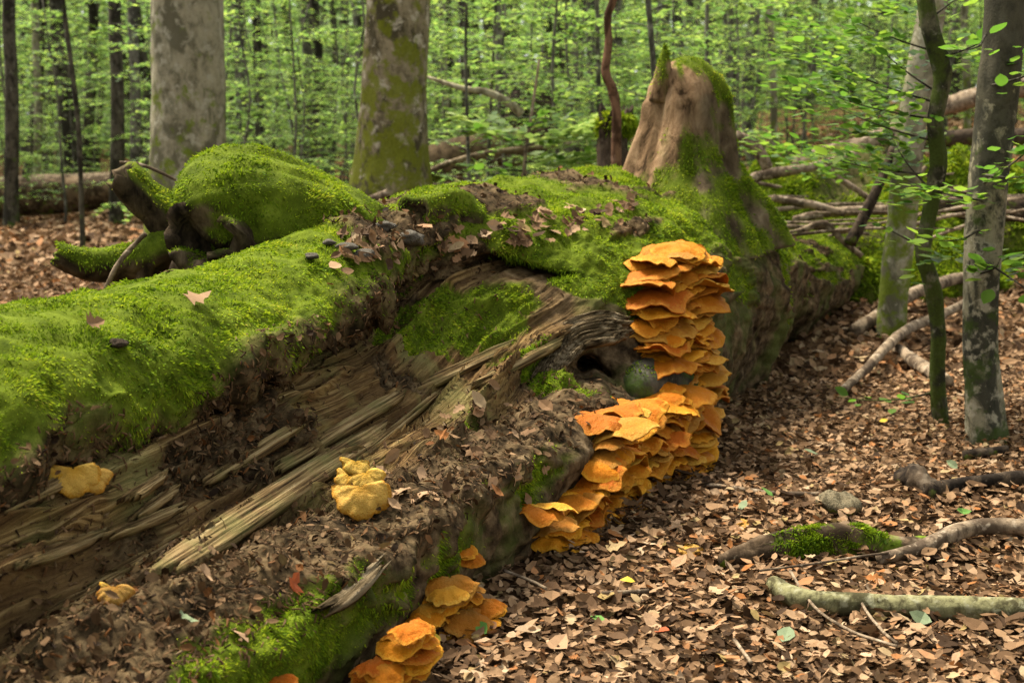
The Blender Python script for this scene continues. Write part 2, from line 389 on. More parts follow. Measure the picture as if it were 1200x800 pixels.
def scatter_leaves(pos, nrm, size, templates, rng, tilt=.45):
    """merge leaf templates at pos with normals"""
    n = len(pos); pick = rng.integers(0, len(templates), n); Vs, Fs, off = [], [], 0
    z = norm(nrm + rng.normal(0, tilt, (n, 3))); a = norm(np.cross(z, rng.normal(size=(n, 3)))); b = np.cross(z, a)
    for t, (tv, tf) in enumerate(templates):
        m = np.where(pick == t)[0]
        if not len(m): continue
        s = size[m][:, None, None]
        V = pos[m][:, None] + s * ((tv[None, :, 0:1] - .5) * a[m][:, None] + tv[None, :, 1:2] * b[m][:, None] + tv[None, :, 2:3] * z[m][:, None])
        F = tf[None] + (off + np.arange(len(m)) * len(tv))[:, None, None]
        Vs.append(V.reshape(-1, 3)); Fs.append(F.reshape(-1, 3)); off += len(m) * len(tv)
    return np.vstack(Vs), np.vstack(Fs)
TR = np.random.default_rng(3)
T_mid = [leaf_template(kd, TR) for kd in ['low'] * 8 + ['beech'] * 5 + ['oak'] * 1]
T_dia = [(np.array([[0, 0, 0], [.5, .3, .1], [1, 0, .12], [.5, -.3, .06]]), np.array([[0, 1, 2], [0, 2, 3]]))]
T_low = [leaf_template('low', TR) for _ in range(6)]

# ---------------------------------------------------------------- ground
xs = np.unique(np.concatenate([np.linspace(-400, -14, 30), np.linspace(-14, 16, 190), np.linspace(16, 400, 30)]))
ys = np.unique(np.concatenate([np.linspace(-60, 0, 12), np.linspace(0, 20, 150), np.linspace(20, 60, 70), np.linspace(60, 700, 40)]))
XX, YY = np.meshgrid(xs, ys)
gv = np.stack([XX, YY, ground_z(XX, YY)], -1).reshape(-1, 3)
ground = obj('ground', mesh_np('ground', gv, grid_faces(len(ys), len(xs)), True, mats=[M_soil])); ground['kind'] = 'structure'

# ---------------------------------------------------------------- fallen log body
AL = math.radians(22.8)
LT = np.array([math.sin(AL), math.cos(AL), 0]); LN = np.array([math.cos(AL), -math.sin(AL), 0]); LO = np.array([-.40, 3.71, 0])
def L2W(s, u, z):
    s, u, z = np.broadcast_arrays(s, u, z)
    return LO + LT * s[..., None] + LN * u[..., None] + np.array([0, 0, 1.]) * z[..., None]
def ring(wd, ht, u0, front=None):
    a = np.radians(np.array([236, 195, 150, 105, 78, 58, 42, 30, 18, 6, -8, -24, -40, -56]))
    sa = np.sin(a); z = ht * (.5 + .5 * np.where(sa > 0, sa, sa)); z = z - (1 - np.clip(z / .1, 0, 1)) * .06
    return [(u0 - wd / 2 + wd / 2 * math.copysign(abs(math.cos(x)) ** .85, math.cos(x)), zz) for x, zz in zip(a, z)]
CAV = [(-1.5, -.06), (-1.72, .42), (-1.45, .84), (-1.02, 1.01), (-.68, .93), (-.53, .80), (-.68, .70), (-.62, .615),
       (-.44, .47), (-.18, .41), (.03, .36), (.06, .20), (.0, .05), (-.08, -.10)]
def mod(base, **kw):
    b = list(base)
    for kk, vv in kw.items(): b[int(kk[1:])] = vv
    return b
STN = [
    (-3.2, mod(CAV, p3=(-1.0, .95), p4=(-.66, .88), p5=(-.54, .72), p6=(-.66, .63))),
    (-1.0, mod(CAV, p3=(-1.02, .98), p4=(-.66, .91), p5=(-.54, .73), p6=(-.68, .64), p7=(-.64, .55), p8=(-.46, .43), p9=(-.2, .36), p10=(.02, .31))),
    (-.3, mod(CAV, p5=(-.55, .77))),
    (.6, mod(CAV, p3=(-1.02, 1.04), p4=(-.70, .96), p5=(-.57, .82), p6=(-.74, .71), p10=(.04, .39))),
    (1.3, mod(CAV, p3=(-1.05, 1.08), p4=(-.76, 1.02), p5=(-.66, .87), p6=(-.82, .74), p7=(-.72, .64), p8=(-.42, .50), p9=(-.16, .45), p10=(.04, .42), p11=(.07, .27))),
    (1.85, mod(CAV, p2=(-1.55, .95), p3=(-1.1, 1.14), p4=(-.86, 1.09), p5=(-.80, .96), p6=(-.92, .80), p7=(-.72, .71), p8=(-.40, .58), p9=(-.15, .50), p10=(.03, .43), p11=(.06, .28))),
    (2.2, [(-1.6, -.06), (-1.9, .45), (-1.65, .98), (-1.1, 1.18), (-.82, 1.12), (-.74, 1.02), (-.76, .88), (-.55, .84), (-.34, .68), (-.2, .50), (-.03, .38), (.05, .24), (.0, .07), (-.08, -.10)]),
    (2.42, [(-1.65, -.06), (-1.95, .48), (-1.68, 1.0), (-1.1, 1.2), (-.76, 1.14), (-.56, 1.07), (-.46, .98), (-.32, .89), (-.2, .76), (-.25, .56), (-.16, .42), (.05, .26), (.0, .07), (-.08, -.10)]),
    (2.62, [(-1.7, -.06), (-1.97, .5), (-1.7, 1.02), (-1.1, 1.22), (-.70, 1.16), (-.45, 1.08), (-.28, .98), (-.15, .87), (-.07, .74), (-.06, .58), (-.02, .45), (.07, .26), (.01, .07), (-.08, -.10)]),
    (3.0, [(-1.7, -.06), (-2.0, .5), (-1.7, 1.02), (-1.05, 1.24), (-.62, 1.17), (-.36, 1.09), (-.18, .99), (-.05, .87), (.03, .73), (.08, .58), (.10, .43), (.08, .28), (0, .1), (-.1, -.08)]),
    (3.8, [(-1.7, -.06), (-1.98, .5), (-1.66, 1.04), (-1.0, 1.27), (-.6, 1.2), (-.36, 1.12), (-.19, 1.02), (-.07, .9), (.01, .75), (.06, .6), (.08, .44), (.06, .28), (-.01, .1), (-.1, -.08)]),
    (5.0, [(-1.55, -.06), (-1.8, .5), (-1.5, 1.05), (-.9, 1.26), (-.55, 1.2), (-.34, 1.12), (-.18, 1.02), (-.08, .9), (0, .75), (.04, .6), (.05, .44), (.03, .28), (-.03, .1), (-.1, -.08)]),
    (5.7, ring(1.35, 1.10, .02)), (6.15, ring(1.25, .98, .0)), (6.4, ring(1.1, .84, -.02)), (7.0, ring(1.0, .74, -.0)), (7.35, ring(.9, .68, -.03)), (8.4, ring(.85, .62, -.02)), (9.4, ring(.72, .52, -.04)), (10.1, ring(.62, .44, -.06)), (10.4, ring(.5, .36, -.1)),
]
NA, NV = 720, 350
sS = np.array([q[0] for q in STN]); sP = np.array([q[1] for q in STN])
ss = -3.2 + 13.6 * np.linspace(0, 1, NA) ** 1.35
ss = np.unique(np.concatenate([np.linspace(-3.2, -1.3, 60), np.linspace(-1.3, 3.4, 470), np.linspace(3.4, 10.4, NA - 530)])); NA = len(ss)
ctl = np.zeros((NA, 14, 2))
sf = np.linspace(-3.2, 10.4, 1400); ker = np.exp(-.5 * (np.arange(-24, 25) / 8.) ** 2); ker /= ker.sum()
for i in range(14):
    for j in range(2):
        f = np.interp(sf, sS, sP[:, i, j]); f = np.convolve(np.pad(f, 24, mode='edge'), ker, 'valid'); ctl[:, i, j] = np.interp(ss, sf, f)
# around the profile
vv = np.concatenate([np.linspace(0, 5, 90, endpoint=False), np.linspace(5, 9.4, 190, endpoint=False), np.linspace(9.4, 13, 70)]); prof = np.zeros((NA, NV, 2))
ii = np.clip(vv.astype(int), 0, 12); ff = (vv - ii)[None, :, None]
ext = np.concatenate([2 * ctl[:, :1] - ctl[:, 1:2], ctl, 2 * ctl[:, -1:] - ctl[:, -2:-1]], 1)
p0, p1, p2, p3 = ext[:, ii], ext[:, ii + 1], ext[:, ii + 2], ext[:, ii + 3]
prof = .5 * (2 * p1 + (p2 - p0) * ff + (2 * p0 - 5 * p1 + 4 * p2 - p3) * ff ** 2 + (3 * p1 - p0 - 3 * p2 + p3) * ff ** 3)
Sg = np.repeat(ss[:, None], NV, 1); Vg = np.repeat(vv[None], NA, 0); Ug, Zg = prof[..., 0], prof[..., 1]
arc = np.concatenate([np.zeros((NA, 1)), np.cumsum(np.linalg.norm(np.diff(prof, axis=1), axis=2), 1)], 1)
# zone masks (where moss, wood, debris are)
wob = .5 * vnoise(Sg * 1.3, Vg * .7, 0 * Sg, 21) + .5 * vnoise(Sg * 4.5, Vg * 1.5, 0 * Sg, 22) + .3 * vnoise(Sg * 11, Vg * 3, 0 * Sg, 23)
cav = 1 - sstep(1.95, 2.55, Sg + .12 * wob)                        # 1 where the log is open
far = sstep(2.2, 2.7, Sg)
edge = np.where(Sg < 2.3, 4.98, np.interp(Sg, [2.3, 2.42, 2.6, 2.85, 3.2, 4.2, 4.6, 5.2, 6.0, 7.0, 10], [5.2, 7.6, 8.5, 8.4, 7.6, 7.4, 7.4, 8.4, 8.2, 9.0, 8.6]))
moss = sstep(.35, -.35, Vg - edge - .75 * wob) * sstep(.4, 1.3, Vg + .4 * wob)
bare = fbm(Sg * 1.6, Vg * .9, 0 * Sg, 3, 31)
moss *= 1 - sstep(.42, .62, bare + .35 * np.exp(-((Sg - 2.0) / .7) ** 2 - ((Vg - 3.7) / .9) ** 2) + .75 * np.exp(-((Sg - 2.9) / 1.0) ** 2 - ((Vg - 3.9) / .55) ** 2) + .3 * np.exp(-((Sg - 3.6) / .4) ** 2 - ((Vg - 3.4) / .6) ** 2))
# patches: lip moss near the camera, patch inside the hollow end, wall streaks
blob = lambda s0, v0, ds, dv: np.exp(-((Sg - s0) / ds) ** 2 - ((Vg - v0) / dv) ** 2)
pat = blob(-.55, 10.3, .42, .8) + blob(1.75, 6.8, .28, .6) + 1.3 * blob(1.93, 8.8, .17, .8) + .9 * blob(2.12, 7.2, .2, .6) + .45 * blob(1.1, 10.6, .4, .7) + .40 * blob(.55, 11, .4, .8) + .5 * blob(1.2, 8.7, .1, .4) + .6 * blob(4.1, 8.3, .35, 1.2) + .7 * blob(5.0, 8.5, .12, 2.) + .7 * blob(6.2, 8.5, .12, 2.2) + .5 * blob(2.1, 10.8, .3, .8) + .5 * blob(-.2, 11.3, .5, .8)
moss2 = sstep(.38, .6, pat + .28 * wob + .12 * vnoise(Sg * 25, Vg * 6, 0 * Sg, 41))
moss = np.maximum(moss, moss2)
wood = cav * sstep(5.0, 5.5, Vg) * sstep(9.2, 8.6, Vg + .5 * wob)
wood = np.maximum(wood, (1 - cav) * .0)
dirt = cav * sstep(8.2, 9.0, Vg + .7 * wob) * sstep(10.6, 10.1, Vg + .2 * wob)
dirt = np.maximum(dirt, cav * sstep(.55, .8, fbm(Sg * 2.2, Vg * .8, 0 * Sg, 3, 55) + .02) * sstep(5.6, 6.4, Vg) * sstep(9, 8.5, Vg))
dirt = np.maximum(dirt, sstep(2, 3, Vg) * sstep(6.5, 5.5, Vg) * (1 - moss) * .9)
_hole = np.exp(-(((Sg - 2.24) / .17) ** 4) - ((Vg - 9.6) / .55) ** 4); dirt *= 1 - _hole; moss *= 1 - _hole; wood *= 1 - _hole
# relief, along the profile normal
dS = np.gradient(prof, axis=1); nrm2 = np.stack([-dS[..., 1], dS[..., 0]], -1); nrm2 /= np.maximum(np.linalg.norm(nrm2, axis=2, keepdims=True), 1e-6)
nrm2 = -nrm2 if (nrm2[NA // 2, NV // 3, 1] < 0) else nrm2
fib = arc
disp = .024 * fbm(Sg * 1.4, arc * 1.6, 0 * Sg, 3, 61)
disp += moss * (.016 * fbm(Sg * 8, arc * 8, 0 * Sg, 3, 71) + .012 * np.abs(fbm(Sg * 22, arc * 22, 0 * Sg, 2, 73)) + .012)
warp = arc + .05 * vnoise(Sg * 1.1, arc * 2, 0 * Sg, 80) + .012 * vnoise(Sg * 4, arc * 5, 0 * Sg, 86)
fibn = fbm(Sg * .9, warp * 34, 0 * Sg, 3, 81, .6)
plates = vnoise(Sg * .55, warp * 8, 0 * Sg, 83) + .5 * vnoise(Sg * 1.2, warp * 17, 0 * Sg, 84); plates = np.floor(plates * 3.2) / 3.2
crack = 1 - sstep(.0, .10, np.abs(vnoise(Sg * .7, warp * 11, 0 * Sg, 85)))
brk = sstep(.2, .5, vnoise(Sg * 5, warp * 7, 0 * Sg, 87))
disp += wood * (.011 * fibn + .062 * plates - .040 * crack - .02 * brk)
disp += dirt * (.034 * fbm(Sg * 9, arc * 9, 0 * Sg, 4, 91) + .02 * vnoise(Sg * 3, arc * 3, 0 * Sg, 92))
barkz = np.clip(1 - moss - wood - dirt, 0, 1)
disp += barkz * (.022 * fbm(Sg * 8, arc * 8, 0 * Sg, 4, 95, .6) + .02 * vnoise(Sg * 3, arc * 3.5, 0 * Sg, 96) - .03 * sstep(.35, .7, vnoise(Sg * 2.0, arc * 4, 0 * Sg, 97)))
disp += far * sstep(6, 8, Vg) * .03 * vnoise(Sg * 3.2, arc * 1.1, 0 * Sg, 99)
disp[:, 0] *= .2; disp[:, -1] *= .2
pr = prof + nrm2 * disp[..., None]
# ragged moss edge hanging over the hollow
hang = cav * np.exp(-((Vg - 5.05) / .35) ** 2)
pr[..., 1] -= hang * (.05 * vnoise(Sg * 5, 0 * Sg, 0 * Sg, 101) + .03 * vnoise(Sg * 15, 0 * Sg, 0 * Sg, 102) + .02)
LV = L2W(Sg + .0 * Vg, pr[..., 0], pr[..., 1])
slot = np.exp(-((Sg - (2.27 + .14 * (Vg - 5.8))) / .06) ** 2) * sstep(5.5, 5.8, Vg) * sstep(6.95, 6.6, Vg)
hole = np.exp(-(((Sg - 2.24) / .15) ** 4) - ((Vg - 9.6) / .48) ** 4)
LV += LT * (.30 * slot + .40 * hole)[..., None] - LN * (.22 * hole)[..., None]
LV[..., 2] = LV[..., 2] + .15 * sstep(7, 11, Sg)
verts = LV.reshape(-1, 3); quads = grid_faces(NA, NV)
caps = []
nV = len(verts); c0 = LV[0].mean(0) + LT * .05; c1 = LV[-1].mean(0); verts = np.vstack([verts, c0, c1])
idx = np.arange(NV); nx = (idx + 1) % NV
tri = np.vstack([np.stack([nx, idx, np.full(NV, nV)], -1), np.stack([(NA - 1) * NV + idx, (NA - 1) * NV + nx, np.full(NV, nV + 1)], -1)])
pad = lambda a: np.concatenate([a.ravel(), [0, 0]])
fibv = np.stack([pad(Sg), pad(arc), pad(disp)], -1)
log = thing('fallen_log', 'huge rotting fallen beech log covered in bright green moss', 'log', tuple(L2W(np.array(2.), np.array(-.7), np.array(0.))))
LOGB = Vector(log.location)
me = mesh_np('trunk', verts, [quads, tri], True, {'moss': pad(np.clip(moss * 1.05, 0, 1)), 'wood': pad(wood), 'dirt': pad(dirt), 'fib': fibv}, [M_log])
tri_all = np.vstack([quads[:, [0, 1, 2]], quads[:, [0, 2, 3]]])
bvh = BVHTree.FromPolygons([Vector(x) for x in verts], quads.tolist())
trunk = obj('trunk', localise(me, LOGB), log)
def hit(px, py):
    h = bvh.ray_cast(Vector((0, 0, CH)), RAY(px, py))
    return (np.array(h[0]), np.array(h[1])) if h[0] is not None else (None, None)
def logpart(name, me, par=None):
    return obj(name, localise(me, LOGB), par or log)

# ---- other limbs of the log, meshes kept for moss sampling
MOSSY = [(verts, tri_all, pad(moss), 1.0)]
def limb(name, path, mats, mossdir=(0, 0, 1), thr=.2, amp=.5, attr_dens=1.0, barkf=None, **kw):
    V, F, al = tube_arrays(path, **kw)
    me_ = mesh_np(name, V, F, True, {'along': al}, mats)
    # vertex normals for the moss mask
    nn = np.zeros(len(me_.vertices) * 3, np.float32); me_.vertices.foreach_get('normal', nn); nn = nn.reshape(-1, 3)
    d = nn @ norm(np.array(mossdir, float)); m = sstep(thr - .15, thr + .15, d + amp * fbm(V[:, 0] * 5, V[:, 1] * 5, V[:, 2] * 5, 3, 7))
    a = me_.attributes.new('moss', 'FLOAT', 'POINT'); a.data.foreach_set('value', m.astype(np.float32))
    if barkf is not None:
        a = me_.attributes.new('bark', 'FLOAT', 'POINT'); a.data.foreach_set('value', barkf(V, nn).astype(np.float32))
    T = np.vstack([f if f.shape[1] == 3 else np.vstack([f[:, [0, 1, 2]], f[:, [0, 2, 3]]]) for f in F])
    MOSSY.append((V, T, m, attr_dens))
    return me_
def zoned(name, base_stops, scale=14, zs=.6):
    k = NT(name, .93, .04); v = k.coord('Object', (1, 1, zs)); na = k.noise(v, scale, 8, .65, .4); nb = k.noise(k.coord('Object'), 4, 4)
    c = k.ramp(na, base_stops); c = k.mix(k.ramp(nb, [(.5, 0.), (.7, .6)]), c, tuple(x * .45 for x in base_stops[1][1]))
    c = k.mix(k.attr('bark'), c, k.ramp(na, [(.3, (.02, .015, .009)), (.5, (.085, .062, .038)), (.7, (.18, .14, .09))]))
    mo = k.ramp(na, [(.3, (.03, .045, .004)), (.6, (.09, .12, .010)), (.8, (.13, .16, .02))])
    c = k.mix(k.attr('moss'), c, mo); k.color(c); k.bump(na, .9, .02); return k.m
M_z_stub = zoned('stub_bare_wood', [(.36, (.03, .018, .009)), (.46, (.14, .085, .045)), (.6, (.24, .155, .088)), (.75, (.33, .23, .135))], 11, .5)
M_z_dark = zoned('stub_dark_bark', [(.36, (.008, .006, .004)), (.5, (.042, .030, .018)), (.68, (.12, .088, .056))], 12)
def WR(px, py, Y, r): return (*W(px, py, Y), r)
_sc = W(800, 150, 8.2)
stub = logpart('broken_stub', limb('broken_stub', [WR(810, 300, 8.2, .60), WR(804, 240, 8.2, .47), WR(803, 195, 8.2, .325), WR(806, 150, 8.2, .262), WR(805, 115, 8.2, .235), WR(800, 92, 8.2, .185), WR(796, 78, 8.2, .125), WR(793, 70, 8.2, .05)], [M_z_stub],
               mossdir=(.35, -.1, .9), thr=.42, amp=.45, n=100, seg=96, rough=.17, fine=.06, seed=24, jag=.0, flute=.014,
               barkf=lambda V, nn: sstep(.0, .25, (V[:, 0] - _sc[0]) * 1.6 + (_sc[2] - .02 - V[:, 2]) * .9 + .18 * fbm(V[:, 0] * 5, V[:, 1] * 5, V[:, 2] * 5, 3, 19))))
spike = logpart('splinter_spike', limb('splinter_spike', [WR(775, 118, 8.1, .075), WR(776, 92, 8.08, .05), WR(778, 72, 8.08, .032), WR(779, 53, 8.08, .008)], [M_z_stub], thr=.0, n=16, seg=12, rough=.2, seed=9), stub)
hump = logpart('mossy_limb_stub', limb('mossy_limb_stub', [WR(500, 335, 6.3, .22), WR(420, 305, 6.05, .26), WR(350, 268, 5.9, .275), WR(288, 243, 5.8, .25), WR(248, 240, 5.72, .2), WR(224, 246, 5.7, .125), WR(213, 254, 5.7, .03)], [M_z_dark],
               mossdir=(.15, -.1, .95), thr=-.42, amp=.3, n=70, seg=56, rough=.16, fine=.06, seed=6))
rot = logpart('rotten_hollow', limb('rotten_hollow', [WR(300, 300, 5.95, .19), WR(262, 285, 5.7, .175), WR(240, 276, 5.55, .145)], [M_z_dark], mossdir=(0, 0, 1), thr=.75, amp=.4, n=24, seg=30, rough=.38, fine=.16, seed=16, jag=.08, hollow=.25), hump)
b1 = logpart('dead_branch', limb('dead_branch', [WR(300, 310, 6.5, .12), WR(225, 285, 6.4, .11), WR(180, 240, 6.35, .095), WR(148, 208, 6.3, .085)], [M_z_dark], mossdir=(.7, 0, .7), thr=.55, amp=.5, n=36, seg=24, rough=.22, fine=.08, seed=8, jag=.05, hollow=.06))
b2 = logpart('dead_branch', limb('dead_branch', [WR(300, 330, 6.4, .13), WR(205, 292, 6.3, .095), WR(165, 303, 6.25, .085), WR(110, 310, 6.2, .07), WR(72, 299, 6.15, .05)], [M_z_dark], mossdir=(.1, -.1, .95), thr=.1, amp=.3, n=44, seg=24, rough=.2, fine=.06, seed=10, jag=.04))
b3 = logpart('branch_prong', limb('branch_prong', [WR(172, 306, 6.22, .045), WR(167, 330, 6.22, .035), WR(160, 345, 6.22, .022)], [M_z_dark], thr=.8, n=12, seg=10, seed=11), b2)
b4 = logpart('branch_prong', tube('branch_prong', [WR(214, 298, 6.15, .03), WR(206, 315, 6.15, .028), WR(199, 331, 6.15, .02)], [M_dead], n=12, seg=10, seed=12), b2)
knob = logpart('mossy_knob', limb('mossy_knob', [WR(556, 268, 6.35, .13), WR(520, 252, 6.2, .13), WR(486, 254, 6.0, .095)], [M_z_dark], mossdir=(.2, .1, .9), thr=.1, amp=.3, n=24, seg=24, rough=.38, fine=.12, seed=14, hollow=.04))
knob2 = logpart('rounded_bulge', limb('rounded_bulge', [WR(778, 445, 6.35, .15), WR(757, 450, 6.13, .12), WR(746, 456, 6.0, .085), WR(741, 460, 5.94, .03)], [M_bark_dark], thr=.9, n=24, seg=24, rough=.08, seed=17))

# ---- broken shell of grey weathered wood draped over the hollow, and splinters
def slab(name, path, width, thick, mats, seed, n=30, m=22, groove=.012, ragged=.06, up=None):
    """curved plank following path (x,y,z); cross grooves run along it"""
    P = smooth_path(path, n); T = norm(np.gradient(P, axis=0)); up_ = np.array(up if up is not None else (0, 0, 1.))
    B = norm(np.cross(T, up_)); N = norm(np.cross(B, T))
    q = np.linspace(-1, 1, m); L = np.linspace(0, 1, n)
    g = groove * fbm(L[:, None] * 1.5 + 0 * q, q[None] * m * .33 + 0 * L[:, None], 0 * L[:, None] + 0 * q, 3, seed)
    endcut = ragged * vnoise(q * 4, 0 * q, 0 * q, seed + 2) + ragged * .6 * vnoise(q * 11, 0 * q, 0 * q, seed + 3)
    e0, e1 = sstep(.2, 0, L)[:, None], sstep(.8, 1, L)[:, None]
    wv = width * (1 + .15 * vnoise(L * 3, 0 * L, 0 * L, seed + 5))[:, None] * (1 - .25 * e0 - .35 * e1)
    top = P[:, None] + B[:, None] * (q[None] * wv / 2)[..., None] + N[:, None] * (thick * (.5 - .22 * q[None] ** 2) + g)[..., None] + T[:, None] * ((e1 - e0) * endcut[None])[..., None]
    bot = P[:, None] + B[:, None] * (q[None] * wv / 2)[..., None] - N[:, None] * (thick * .5 + 0 * g)[..., None] + T[:, None] * ((e1 - e0) * endcut[None] * .8)[..., None]
    V = np.vstack([top.reshape(-1, 3), bot.reshape(-1, 3)]); k_ = n * m
    f = grid_faces(n, m); F = [f, f[:, ::-1] + k_]
    b = []
    for i in range(n - 1):
        b += [(i * m, (i + 1) * m, k_ + (i + 1) * m, k_ + i * m), (k_ + i * m + m - 1, k_ + (i + 1) * m + m - 1, (i + 1) * m + m - 1, i * m + m - 1)]
    for j in range(m - 1):
        b += [(j, k_ + j, k_ + j + 1, j + 1), ((n - 1) * m + j, (n - 1) * m + j + 1, k_ + (n - 1) * m + j + 1, k_ + (n - 1) * m + j)]
    # object axes: x along the plank so that the grain runs with it
    me_ = mesh_np(name, V, F + [np.array(b)], True, None, mats)
    return me_, P.mean(0), T[n // 2], B[n // 2], N[n // 2]
def place_slab(name, *a, **kw):
    me_, c, T, B, N = slab(name, *a, **kw)
    M = Matrix(((T[0], B[0], N[0], c[0]), (T[1], B[1], N[1], c[1]), (T[2], B[2], N[2], c[2]), (0, 0, 0, 1)))
    me_.transform(M.inverted()); o = obj(name, me_, log); o.matrix_basis = Matrix.Translation(-LOGB) @ M
    return o
def surf(px, py, lift=0.):
    h, nn = hit(px, py)
    if h is None: h = W(px, py, 5); nn = np.array([0, 0, 1.])
    return h + nn * lift
place_slab('broken_shell', [surf(622, 442, .03), surf(660, 408, .05), W(700, 385, 5.87), W(734, 384, 5.9)], .14, .035, [M_greywood], 3, n=40, m=60, groove=.010, ragged=.05, up=(.1, -.75, .65))
def plank_on(px0, py0, px1, py1, width, thick, seed, lift=.02, mat=M_splint, curve=0.):
    pts = [surf(px0 + (px1 - px0) * t, py0 + (py1 - py0) * t) for t in np.linspace(0, 1, 6)]
    P = np.array(pts); t = np.linspace(0, 1, 6)[:, None]
    A = np.array([np.linalg.lstsq(np.c_[np.ones(6), t[:, 0]], P[:, j], rcond=None)[0] for j in range(3)])
    line = A[:, 0][None] + t * A[:, 1][None]; _, nn = hit((px0 + px1) / 2, (py0 + py1) / 2)
    toc = norm(np.array([0, 0, CH]) - line.mean(0))
    line = line + toc * lift + np.array([0, 0, 1.]) * (curve * np.sin(t * math.pi))
    return place_slab('splinter', line, width, thick, [mat], seed, n=26, m=16, groove=.008, ragged=.05, up=norm(toc + np.array([0, 0, .8])))
PLK = [(205, 660, 455, 498, .085, .045, 21, .012), (235, 655, 330, 592, .03, .025, 22, .025), (330, 545, 470, 462, .05, .03, 23, .012),
       (150, 585, 195, 555, .032, .02, 25, .03), (160, 605, 205, 575, .028, .02, 26, .03), (140, 625, 205, 597, .03, .02, 27, .03), (30, 660, 120, 625, .03, .02, 28, .012),
       (400, 555, 520, 455, .03, .025, 30, .012), (120, 680, 210, 630, .03, .02, 31, .012), (490, 455, 600, 405, .05, .03, 32, .01),
       (250, 560, 350, 500, .04, .025, 34, .012), (60, 720, 150, 670, .03, .02, 35, .012), (560, 450, 655, 400, .05, .03, 37, .015), (20, 590, 110, 545, .035, .02, 39, .01)]
for a in PLK: plank_on(*a[:4], a[4], a[5], a[6], a[7])
place_slab('wood_strip', [surf(378, 712, .02), surf(405, 690, .03), surf(435, 665, .02)], .045, .02, [M_greywood], 51, n=14, m=8, up=(.3, -.6, .7))

# ---- moss strands
def sample_tris(V, T, wgt, n, rng):
    A, B, D = V[T[:, 0]], V[T[:, 1]], V[T[:, 2]]
    cr = np.cross(B - A, D - A); ar = np.linalg.norm(cr, axis=1) / 2
    cen = (A + B + D) / 3; dist = np.linalg.norm(cen - np.array([0, 0, CH]), axis=1)
    pw = ar * wgt[T].mean(1) / np.clip(dist, 2.5, 12) ** 1.7
    pw = np.where(cen[:, 0] > -.40 * cen[:, 1] - 1.0, pw, 0)
    tot = pw.sum(); p = pw / tot
    t = rng.choice(len(T), n, p=p); r1, r2 = np.sqrt(rng.random(n)), rng.random(n)
    pos = A[t] * (1 - r1)[:, None] + B[t] * (r1 * (1 - r2))[:, None] + D[t] * (r1 * r2)[:, None]
    return pos, norm(cr[t]), tot
def weight_total(V, T, wgt):
    return sample_tris(V, T, wgt, 1, np.random.default_rng(0))[2]
def moss_blades(V, T, m, n, rng, length=(.009, .024), width=.0052):
    pos, nr, _ = sample_tris(V, T, m, n, rng)
    dist = np.linalg.norm(pos - np.array([0, 0, CH]), axis=1); sc_ = np.clip(dist / 4.5, .75, 2.2)
    flow = np.stack([vnoise(pos[:, 0] * 14, pos[:, 1] * 14, pos[:, 2] * 14, q) for q in (201, 202, 203)], -1)
    up = np.array([0, 0, 1.])
    d = norm(nr * .75 + .75 * flow + rng.normal(0, .42, (n, 3)) + np.array([0, 0, -.22]) * (1 - nr[:, 2:3]) * 1.6)
    clump = .75 + .5 * vnoise(pos[:, 0] * 9, pos[:, 1] * 9, pos[:, 2] * 9, 210)
    L = rng.uniform(*length, n) * clump * np.sqrt(sc_); wd = width * sc_ * rng.uniform(.7, 1.3, n)
    side = norm(np.cross(d, rng.normal(size=(n, 3))))
    base = pos - nr * .004
    a = base - side * (wd / 2)[:, None]; b = base + side * (wd / 2)[:, None]
    mid = base + d * (L * .6)[:, None] ; tip = base + d * L[:, None] + np.array([0, 0, -.25]) * L[:, None] + .3 * L[:, None] * flow
    c = mid + side * (wd * .35)[:, None]
    V4 = np.stack([a, b, c, tip], 1).reshape(-1, 3); o = np.arange(n)[:, None] * 4
    return V4, np.vstack([o + np.array([0, 1, 2]), o + np.array([0, 2, 3])])
mr = np.random.default_rng(77)
NB = 370000
tots = [weight_total(V_, T_, m_) * d_ for V_, T_, m_, d_ in MOSSY]; st = sum(tots)
names = [trunk, stub, spike, hump, rot, b1, b2, b3, knob, knob2]
for (V_, T_, m_, d_), t_, par in zip(MOSSY, tots, names):
    n_ = int(NB * t_ / st)
    if n_ < 150: continue
    bv, bf = moss_blades(V_, T_, np.clip(m_, 0, 1) ** 1.3, n_, mr)
    mo = logpart('moss', mesh_np('moss', bv, bf, True, None, [M_moss]), log); mo['kind'] = 'stuff'

